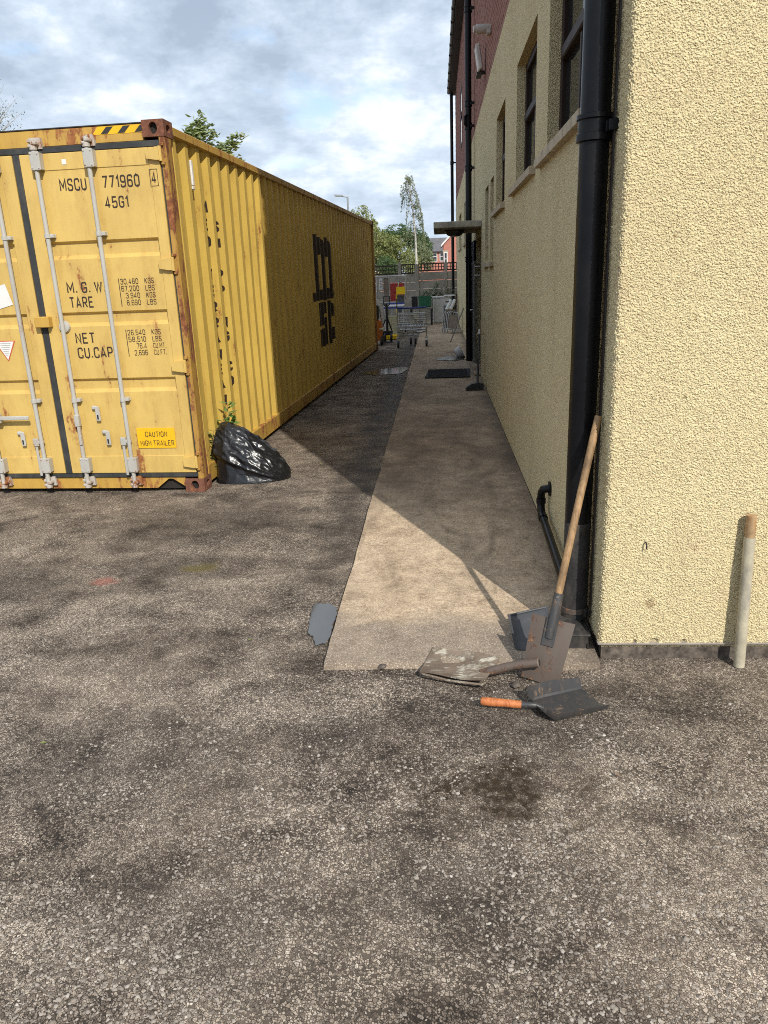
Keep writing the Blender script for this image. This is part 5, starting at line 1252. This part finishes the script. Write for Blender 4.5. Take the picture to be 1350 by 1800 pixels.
# pot plants above the bench
for (x, y, z, lab, sd_) in ((-.42, 26.8, .985, 'dark leafy plant standing in the green crate', 2), (-.10, 28.2, .03, 'spiky tall plant in front of the fence panel', 3), (.25, 28.3, .03, 'grey twiggy bush between fence and washing machine', 4)):
    if sd_ == 2: weed('plant', lab, (x, y, z-.3), [(.08, 0, .46), (-.1, .05, .42), (.16, 0, .38), (-.02, 0, .5), (-.2, 0, .36)], 'leaf_dark', .14, sd_)
    elif sd_ == 3: weed('plant', lab, (x, y, z), [(.06, 0, 1.5), (-.14, .05, 1.28), (.0, 0, 1.1)], 'leaf_dark', .16, sd_)
    else: weed('plant', lab, (x, y, z), [(.18, 0, 1.34), (-.15, .05, 1.3), (.05, 0, 1.36), (.3, 0, 1.2), (-.25, 0, 1.2)], 'leaf_grey', .13, sd_)
# white appliance
wm = thing('washing_machine', 'white washing machine standing against the far wall', 'washing machine', (.1, 27.4, 0))
part('cabinet', MB().bbox((-.175, 27.15, .035), (.45, 27.75, .88), .03), MAT['appliance_white'], wm); part('worktop', MB().bbox((-.19, 27.13, .882), (.47, 27.77, .93), .012), MAT['appliance_white'], wm)
part('sheet_over', MB().bbox((.22, 27.1, .932), (.60, 27.8, .965), .015), MAT['appliance_white'], wm)
for x in (-.12, .39): part('foot', MB().lathe([(.03, 0), (.03, .034)], (x, 27.2, 0), 10), MAT['black_plastic'], wm)
part('vent_panel', MB().bbox((.20, 27.142, .10), (.40, 27.149, .62), .002), MAT['grey_bin'], wm)
# folded garden chairs leaning on the wall
def folded_chair(x, y, lean, lab):
    t = thing('folding_chair', lab, 'chair', (x, y, .03), group='folding chairs stacked along the wall')
    m_ = Matrix.Translation((x, y, .03)) @ Matrix.Rotation(R(lean), 4, 'Y') @ Matrix.Rotation(R(-24), 4, 'Z')
    loop = [(-.16, 0, .0), (-.16, 0, .50), (-.145, 0, .57), (-.10, 0, .60), (.10, 0, .60), (.145, 0, .57), (.16, 0, .50), (.16, 0, .0)]
    part('tube_frame', MB().tube([m_ @ Vector(p_) for p_ in loop], .016, 8), MAT['chrome'], t, smooth=50)
    part('seat_panel', MB().bbox((-.135, -.012, .10), (.135, .014, .52), .008, m_), MAT['cushion'], t)
    part('leg_bar', MB().tube([m_ @ Vector((-.16, -.02, .12)), m_ @ Vector((.16, -.02, .12))], .010, 8), MAT['chrome'], t)
for k, lab in enumerate(('nearest folded chair of the stack, its steel loop catching the light', 'second folded chair of the stack, just behind the nearest', 'third folded chair of the stack by the wall', 'hindmost folded chair of the stack, nearest the washing machine')):
    folded_chair(.40-k*.045, 22.3+k*.13, 6, lab)
t = thing('rolled_sheets', 'bundle of pale rolled sheets lying on the folded chairs', 'bundle', (.42, 22.4, .62))
for k in range(2): part('roll', MB().tube([(.25+k*.11, 22.3, .70), (.38+k*.11, 22.5, .95)], .05, 10), MAT['appliance_white'], t, smooth=50)
part('tie', MB().tube([(.22, 22.3, .66), (.5, 22.35, .68)], .02, 8), MAT['cushion'], t); part('strut', MB().tube([(.50, 22.4, .62), (.54, 22.5, 1.12)], .016, 8).tube([(.22, 22.4, .92), (.52, 22.5, .90)], .016, 8), MAT['frame_brown'], t)
t = thing('timber_stick', 'thin wooden stick leaning across the path against the wall', 'stick', (.31, 19.57, .03))
part('rod', MB().tube([(.31, 19.57, .035), (.50, 19.95, .47), (.672, 20.25, .82)], .016, 8), MAT['old_timber'], t, smooth=50)

# ================================================================== FENCE
fn = thing('panel_fence', 'grey concrete panel fence with dark trellis top closing the passage', 'fence', (-.75, 29.05, 0))
FY = 29.0
def post(x, z, wd=.10, y=FY): part('post', MB().bbox((x-wd/2, y-.06, 0), (x+wd/2, y+.06, z-.03), .012).prism([(x-wd/2, z-.03), (x+wd/2, z-.03), (x, z+.02)], y-.06, y+.06, lambda u, v_, d: (u, d, v_)), MAT['fence_concrete'], fn)
post(-.755, 2.05, .14); post(.31, 2.12, .10); post(-1.40, 2.14, .13, FY+.2); post(-2.6, 2.1, .13, FY+.3); post(.75, 2.1, .1)
for k in range(6):
    z = .002+k*.295; part('panel_board', MB().bbox((-.684, FY-.025, z), (.70, FY+.025, z+.282), .012), MAT['fence_concrete'], fn)
    part('panel_board', MB().bbox((-1.40, FY+.08, z-.05), (-.826, FY+.13, z+.232), .012), MAT['fence_concrete'], fn); part('panel_board', MB().bbox((-3.6, FY+.18, z-.05), (-1.466, FY+.23, z+.232), .012), MAT['fence_concrete'], fn)
def trellis(xa, xb, y, z0, z1, n):
    mb = MB().bbox((xa, y-.02, z1-.045), (xb, y+.02, z1), .004).bbox((xa, y-.02, z0), (xb, y+.02, z0+.05), .004).bbox((xa, y-.012, (z0+z1)/2-.012), (xb, y+.012, (z0+z1)/2+.012), .003)
    o_ = part('trellis_rail', mb, MAT['trellis_wood'], fn)
    for k in range(n+1): x = xa+(xb-xa)*k/n; part('trellis_bar', MB().bbox((x-.016, y-.035, z0+.01), (x+.016, y-.0205, z1-.01), .003), MAT['trellis_wood'], o_)
trellis(-.68, .255, FY, 1.79, 2.075, 9); trellis(.365, .70, FY, 1.79, 2.075, 3); trellis(-1.33, -.83, FY+.1, 1.72, 2.075, 6); trellis(-3.5, -1.47, FY+.3, 1.72, 2.05, 18)

# ================================================================== BEYOND THE FENCE
def house(name, label, x0_, x1_, y0_, y1_, eave, ridge, wallmat, gable_front=False, wins=(), chim=None, overhang=.3):
    t = thing(name, label, 'house', ((x0_+x1_)/2, y0_, 0)); mx, my = (x0_+x1_)/2, (y0_+y1_)/2; ov = overhang
    mb = MB()
    if gable_front:
        mb.prism([(x0_, 0), (x1_, 0), (x1_, eave), (mx, ridge-.15), (x0_, eave)], y0_, y1_, lambda u, v_, d: (u, d, v_)); part('wall', mb, MAT[wallmat], t)
        sl = (ridge-eave)/(mx-x0_)
        for sg, xe in ((-1, x0_), (1, x1_)):
            part('roof', MB().prism([(mx, ridge-.1), (xe+sg*ov, eave-sl*ov-.1), (xe+sg*ov, eave-sl*ov+.05), (mx, ridge+.06)], y0_-.25, y1_+.25, lambda u, v_, d: (u, d, v_)), MAT['roof_slate'], t)
            part('bargeboard', MB().prism([(mx, ridge-.2), (xe+sg*ov, eave-sl*ov-.2), (xe+sg*ov, eave-sl*ov+.07), (mx, ridge+.08)], y0_-.30, y0_-.252, lambda u, v_, d: (u, d, v_)), MAT['bargeboard'], t)
    else:
        mb.prism([(y0_, 0), (y1_, 0), (y1_, eave), (my, ridge-.15), (y0_, eave)], x0_, x1_, lambda u, v_, d: (d, u, v_)); part('wall', mb, MAT[wallmat], t)
        sl = (ridge-eave)/(my-y0_)
        for sg, ye in ((-1, y0_), (1, y1_)):
            part('roof', MB().prism([(my, ridge-.1), (ye+sg*ov, eave-sl*ov-.1), (ye+sg*ov, eave-sl*ov+.05), (my, ridge+.06)], x0_-.2, x1_+.2, lambda u, v_, d: (d, u, v_)), MAT['roof_slate'], t)
        part('eaves_gutter', MB().tube([(x0_-.2, y0_-ov-.06, eave-sl*ov-.05), (x1_+.2, y0_-ov-.06, eave-sl*ov-.05)], .07, 8), MAT['soffit_dark'], t)
    for (wx, wz, ww, wh) in wins:
        f_ = part('window', MB().bbox((wx-ww/2, y0_-.06, wz), (wx-ww/2+.12, y0_-.001, wz+wh), .01).bbox((wx+ww/2-.12, y0_-.06, wz), (wx+ww/2, y0_-.001, wz+wh), .01).bbox((wx-ww/2+.12, y0_-.06, wz), (wx+ww/2-.12, y0_-.001, wz+.12), .01).bbox((wx-ww/2+.12, y0_-.06, wz+wh-.12), (wx+ww/2-.12, y0_-.001, wz+wh), .01).bbox((wx-ww/2+.12, y0_-.05, wz+wh*.55), (wx+ww/2-.12, y0_-.001, wz+wh*.55+.08), .01), MAT['bargeboard'], t)
        part('pane', MB().box((wx-ww/2+.1, y0_-.02, wz+.1), (wx+ww/2-.1, y0_-.002, wz+wh-.1)), MAT['pane_far'], f_)
        part('lintel', MB().bbox((wx-ww/2-.1, y0_-.05, wz+wh+.002), (wx+ww/2+.1, y0_-.001, wz+wh+.2), .01), MAT['sill_stone'], f_)
    if chim: part('chimney', MB().bbox((chim[0]-.4, chim[1]-.4, ridge-.6), (chim[0]+.4, chim[1]+.4, ridge+1.1), .03), MAT[wallmat], t)
    return t
house('terraced_house', 'far red brick house with slate roof and two white upper windows', -3.2, 3.0, 128, 137, 5.1, 7.15, 'house_brick', False, [(-1.40, 3.4, 1.05, 1.35), (-.50, 3.4, 1.05, 1.35), (.9, 3.4, 1.0, 1.35)])
house('brick_house', 'nearer red brick gable end beside the black downpipe', .80, 7.5, 98, 108, 5.2, 8.6, 'house_brick', True, [(1.05, 2.2, .5, 1.9)])
house('bungalow', 'cream-fronted house with grey hipped slate roof beyond the container', -10.5, -4.55, 78, 88, 3.05, 4.6, 'house_brick', False, [(-5.3, 1.6, .9, 1.1)], None, .5)
house('gabled_porch', 'pale cream gable front with white bargeboards beyond the container', -8.2, -5.55, 74.5, 77.5, 3.1, 4.5, 'cream_wall', True, [(-6.2, 2.0, .5, 1.1), (-5.85, 2.0, .4, 1.1)])

def tree(name, label, base, blobs, n, leaf, mat, trunk=None, barkm='bark', seed=1, asp=.55, cat='tree', up=.2):
    g = np.random.default_rng(seed); t = thing(name, label, cat, base); B_ = Vector(base)
    tops = max(b_[2]+b_[5] for b_ in blobs); r_ = trunk or .12
    mb = MB(); hx = [(B_.x+.05*math.sin(k*2+seed), B_.y, B_.z+(tops-B_.z)*.86*k/7) for k in range(8)]
    mb.tube(hx, [r_*(1-.12*k) for k in range(8)], 8)
    part('trunk', mb, MAT[barkm], t, smooth=60)
    lm = MB()
    for (x, y, z, rx, ry, rz) in blobs:
        zz_ = max(B_.z+.3*(z-B_.z), z-rz*1.1-.2); tp = (tops-B_.z)*.86; f_ = min(.95, (zz_-B_.z)/tp)
        s_ = Vector((B_.x, B_.y, zz_)); e = Vector((x, y, z)); lm.tube([s_, (s_+e)/2+Vector((0, 0, .1)), e, e+Vector((rx*.3, 0, rz*.5))], [r_*.4*(1-.5*f_), r_*.3*(1-.5*f_), r_*.18, .01], 5)
    part('limbs', lm, MAT[barkm], t)
    pts = []
    vol = np.array([b_[3]*b_[5] for b_ in blobs]); cnt = (n*vol/vol.sum()).astype(int)
    for b_, c_ in zip(blobs, cnt):
        d = g.normal(size=(c_*3, 3)); d /= np.linalg.norm(d, axis=1)[:, None]; rr = g.random(c_*3)**.45
        P = d*rr[:, None]*np.array(b_[3:6])+np.array(b_[:3])
        cl_ = fbm(P*(1.8/max(b_[3], .3)), 3); P = P[(cl_+.25*g.normal(size=len(P))*(.5) > .02)][:c_]
        pts.append(P)
    P = np.concatenate(pts); V, F = leaf_cloud(P, leaf, seed=seed, asp=asp, up=up); V -= np.array(base)
    obj('crown', npmesh('crown', V, F), MAT[mat], t); return t
# trees behind the fence
tree('bushy_tree', 'yellow-green bushy tree rising behind the container end', (-6.6, 66, 0), [(-6.2, 66, 5.6, 1.25, 1.1, 1.7), (-5.5, 66, 5.0, .9, 1, 1.3), (-7.2, 66, 4.8, 1.2, 1, 1.6), (-6.0, 66, 3.6, 1.9, 1.3, 1.5)], 9000, .17, 'leaf_yellowgreen', seed=11)
tree('dark_tree', 'dark green rounded tree behind the birch', (-3.0, 84, 0), [(-4.2, 84, 5.6, 1.8, 1.4, 1.2), (-2.6, 84, 5.1, 1.8, 1.4, 1.2), (-1.5, 84, 4.3, 1.2, 1.2, 1.2), (-5.4, 84, 5.0, 1.5, 1.4, 1.3)], 9000, .20, 'leaf_dark', seed=12)
tree('willow_bush', 'loose yellow-green shrub above the fence left of the birch trunk', (-4.3, 56, 0), [(-4.6, 56, 3.9, 1.0, .9, 1.4), (-3.6, 56, 3.5, 1.0, .9, 1.2), (-2.8, 56, 3.3, .9, .9, 1.1), (-4.0, 56, 2.4, 1.6, 1, 1.2), (-2.3, 56, 2.4, 1.3, 1, 1.0)], 11000, .13, 'leaf_yellowgreen', seed=13)
tree('dark_shrub', 'small dark shrub just above the trellis', (-2.9, 44, 0), [(-2.9, 44, 2.2, .55, .5, .6), (-2.5, 44, 2.0, .5, .5, .5)], 2600, .09, 'leaf_dark', seed=14, cat='shrub')
tree('hedge_tree', 'green shrub right of the birch in front of the brick house', (-1.2, 60, 0), [(-1.2, 60, 3.1, .75, .7, 1.0), (-.7, 60, 2.6, .55, .7, .8), (-1.9, 60, 2.6, .8, .7, 1.0)], 4200, .12, 'leaf_birch', seed=15)
# the birch: slim white trunk, hanging fronds
def birch():
    Yb = 48.0; k = Yb/60; cvt = lambda x, z: (x*k, Yb, 1.735+(z-1.735)*k)
    bx = cvt(-1.57, 0)[0]; t = thing('birch_tree', 'slender birch with white trunk and drooping fronds above the fence', 'tree', (bx, Yb, 0))
    tr_ = [(bx, Yb, 0), (bx, Yb, 2.2), cvt(-1.62, 4.5), cvt(-1.75, 6.2), cvt(-1.95, 7.6), cvt(-2.12, 8.5)]
    part('trunk', MB().tube(tr_, [.085, .075, .06, .045, .025, .008], 8), MAT['bark_white'], t, smooth=60)
    g = np.random.default_rng(5); tw = MB(); pts = []
    for i in range(66):
        u_ = g.random()**.8; zt = 4.0+4.3*u_; f_ = (zt-4)/4.3
        sx_ = -1.62-.42*f_; ext = (.28+.85*(1-f_)**.55)*g.uniform(.08, 1); sg = g.choice([-1, 1]); yy = g.normal()*.45
        a_ = Vector(cvt(sx_, zt)); tipx = sx_+sg*ext*(1.05 if sg < 0 else .85); e = Vector(cvt(tipx, zt-.05+.1*g.random()+.25*(1-ext))); e.y += yy
        drop = g.uniform(.5, 1.5)*k*(1.15-f_*.6); en = e+Vector((sg*.06, 0, -drop))
        tw.tube([a_, (a_+e)/2+Vector((0, 0, .12)), e, (e+en)/2+Vector((sg*.03, 0, 0)), en], [.011, .008, .006, .004, .003], 4)
        m_ = int(58*drop)
        q_ = g.random(m_)[:, None]; base_ = np.array(e)*(1-q_)+np.array(en)*q_; pts.append(base_+g.normal(size=(m_, 3))*np.array([.026, .05, .03]))
        m_ = 12; q_ = g.random(m_)[:, None]; pts.append(np.array(a_)*(1-q_)+np.array(e)*q_+g.normal(size=(m_, 3))*.06)
    part('twigs', tw, MAT['bark'], t)
    V, F = leaf_cloud(np.concatenate(pts), .075, seed=6, asp=.6); V -= np.array((bx, Yb, 0)); obj('crown', npmesh('crown', V, F), MAT['leaf_birch'], t)
birch()
# sapling over the container roof: ascending stems with paired leaves
def sapling(base, stems, n, leaf, mat, name, label, seed, bend=.5):
    g = np.random.default_rng(seed); t = thing(name, label, 'tree', base); tw = MB(); B_ = Vector(base); cr = MB()
    tw.tube([B_, B_+Vector((0, 0, stems[0][3]))], [.05, .03], 8)
    for (x, y, z, z0_) in stems:
        a_ = Vector((B_.x, B_.y, z0_)); e = Vector((x, y, z)); mdl = (a_*.45+e*.55)+Vector((0, 0, .15)); tw.tube([a_, mdl, e], [.02, .012, .004], 6)
        for i in range(n):
            u_ = g.uniform(.30, 1.0); p_ = (a_.lerp(mdl, u_/.55) if u_ < .55 else mdl.lerp(e, (u_-.55)/.45))+Vector(g.normal(size=3))*.11*(1.35-u_)
            d = Vector((g.normal(), g.normal(), g.uniform(-.5, .5))).normalized(); L_ = leaf*g.uniform(.6, 1.25); w_ = d.cross(Vector((g.normal()*.4, g.normal()*.4, 1))).normalized()*L_*.3; up_ = w_.cross(d).normalized()*L_*.1
            cr.add([p_, p_+d*L_*.4+w_-up_, p_+d*L_, p_+d*L_*.4-w_-up_, p_+d*L_*.5+up_], [(0, 1, 4), (1, 2, 4), (2, 3, 4), (3, 0, 4)])
    part('branches', tw, MAT['bark'], t); part('crown', cr, MAT[mat], t)
sapling((-5.15, 14.0, 0), [(-3.98, 14, 4.45, 2.6), (-4.12, 14.1, 4.32, 2.7), (-3.78, 13.9, 4.18, 2.5), (-4.25, 14, 4.05, 2.6), (-3.60, 14, 3.95, 2.4), (-3.27, 13.9, 4.12, 2.3), (-3.95, 14.2, 4.0, 2.5), (-3.4, 14, 3.75, 2.3), (-3.75, 14, 3.85, 2.3), (-4.0, 13.9, 4.2, 2.6), (-3.85, 14.1, 3.95, 2.6), (-3.9, 14, 4.3, 3.0), (-4.1, 13.9, 4.15, 3.0), (-3.7, 14.1, 4.0, 2.9), (-3.5, 13.9, 4.0, 2.7), (-4.15, 14, 4.25, 3.1)], 270, .105, 'leaf_green', 'young_tree', 'leafy green young tree rising behind the container roof', 21)
def sparse():
    g = np.random.default_rng(31); base = (-14.6, 25, 0); t = thing('bare_birch', 'thin sparse pale tree at the edge behind the container', 'tree', base); tw = MB(); pts = []
    tw.tube([(-14.6, 25, 0), (-14.3, 25, 4), (-13.9, 25, 7.0)], [.11, .07, .02], 8)
    for i in range(60):
        z = g.uniform(4.2, 7); x = -14.3+.13*(z-4); e = Vector((x+g.uniform(-.5, 1.35), 25+g.normal()*.3, z+g.uniform(.1, 1.0))); a_ = Vector((x, 25, z-.3))
        tw.tube([a_, (a_+e)/2+Vector((0, 0, .1)), e], [.016, .009, .003], 4); q_ = g.random(26)[:, None]**.6; pts.append(np.array(a_)*(1-q_)+np.array(e)*q_+g.normal(size=(26, 3))*.10)
    part('branches', tw, MAT['bark_white'], t); V, F = leaf_cloud(np.concatenate(pts), .05, seed=8); V -= np.array(base); obj('crown', npmesh('crown', V, F), MAT['leaf_grey'], t)
sparse()
# small tree top peeping over the container roof line, far
tree('distant_tree', 'tip of a far tree just over the container roof line', (-11.2, 75, 0), [(-9.4, 75, 6.9, .9, .6, .5), (-10.4, 75, 6.3, 1.2, .8, .8)], 2200, .14, 'leaf_green', seed=33)
# street lamp
lp = thing('street_lamp', 'grey street lamp with flat head above the container roof', 'street lamp', (-4.97, 45, 0))
part('column', MB().tube([(-4.99, 45, 0), (-4.98, 45, 3), (-4.96, 45, 5.97)], [.09, .075, .05], 10), MAT['galv_grey'], lp, smooth=50)
part('arm', MB().tube([(-4.96, 45, 5.95), (-5.25, 45, 6.01)], .035, 8), MAT['galv_grey'], lp)
part('head', MB().prism([(-5.72, 6.06), (-5.70, 6.11), (-5.25, 6.07), (-5.20, 6.03), (-5.24, 5.98), (-5.66, 6.01)], 44.88, 45.12, lambda u, v_, d: (u, d, v_)), MAT['galv_grey'], lp)
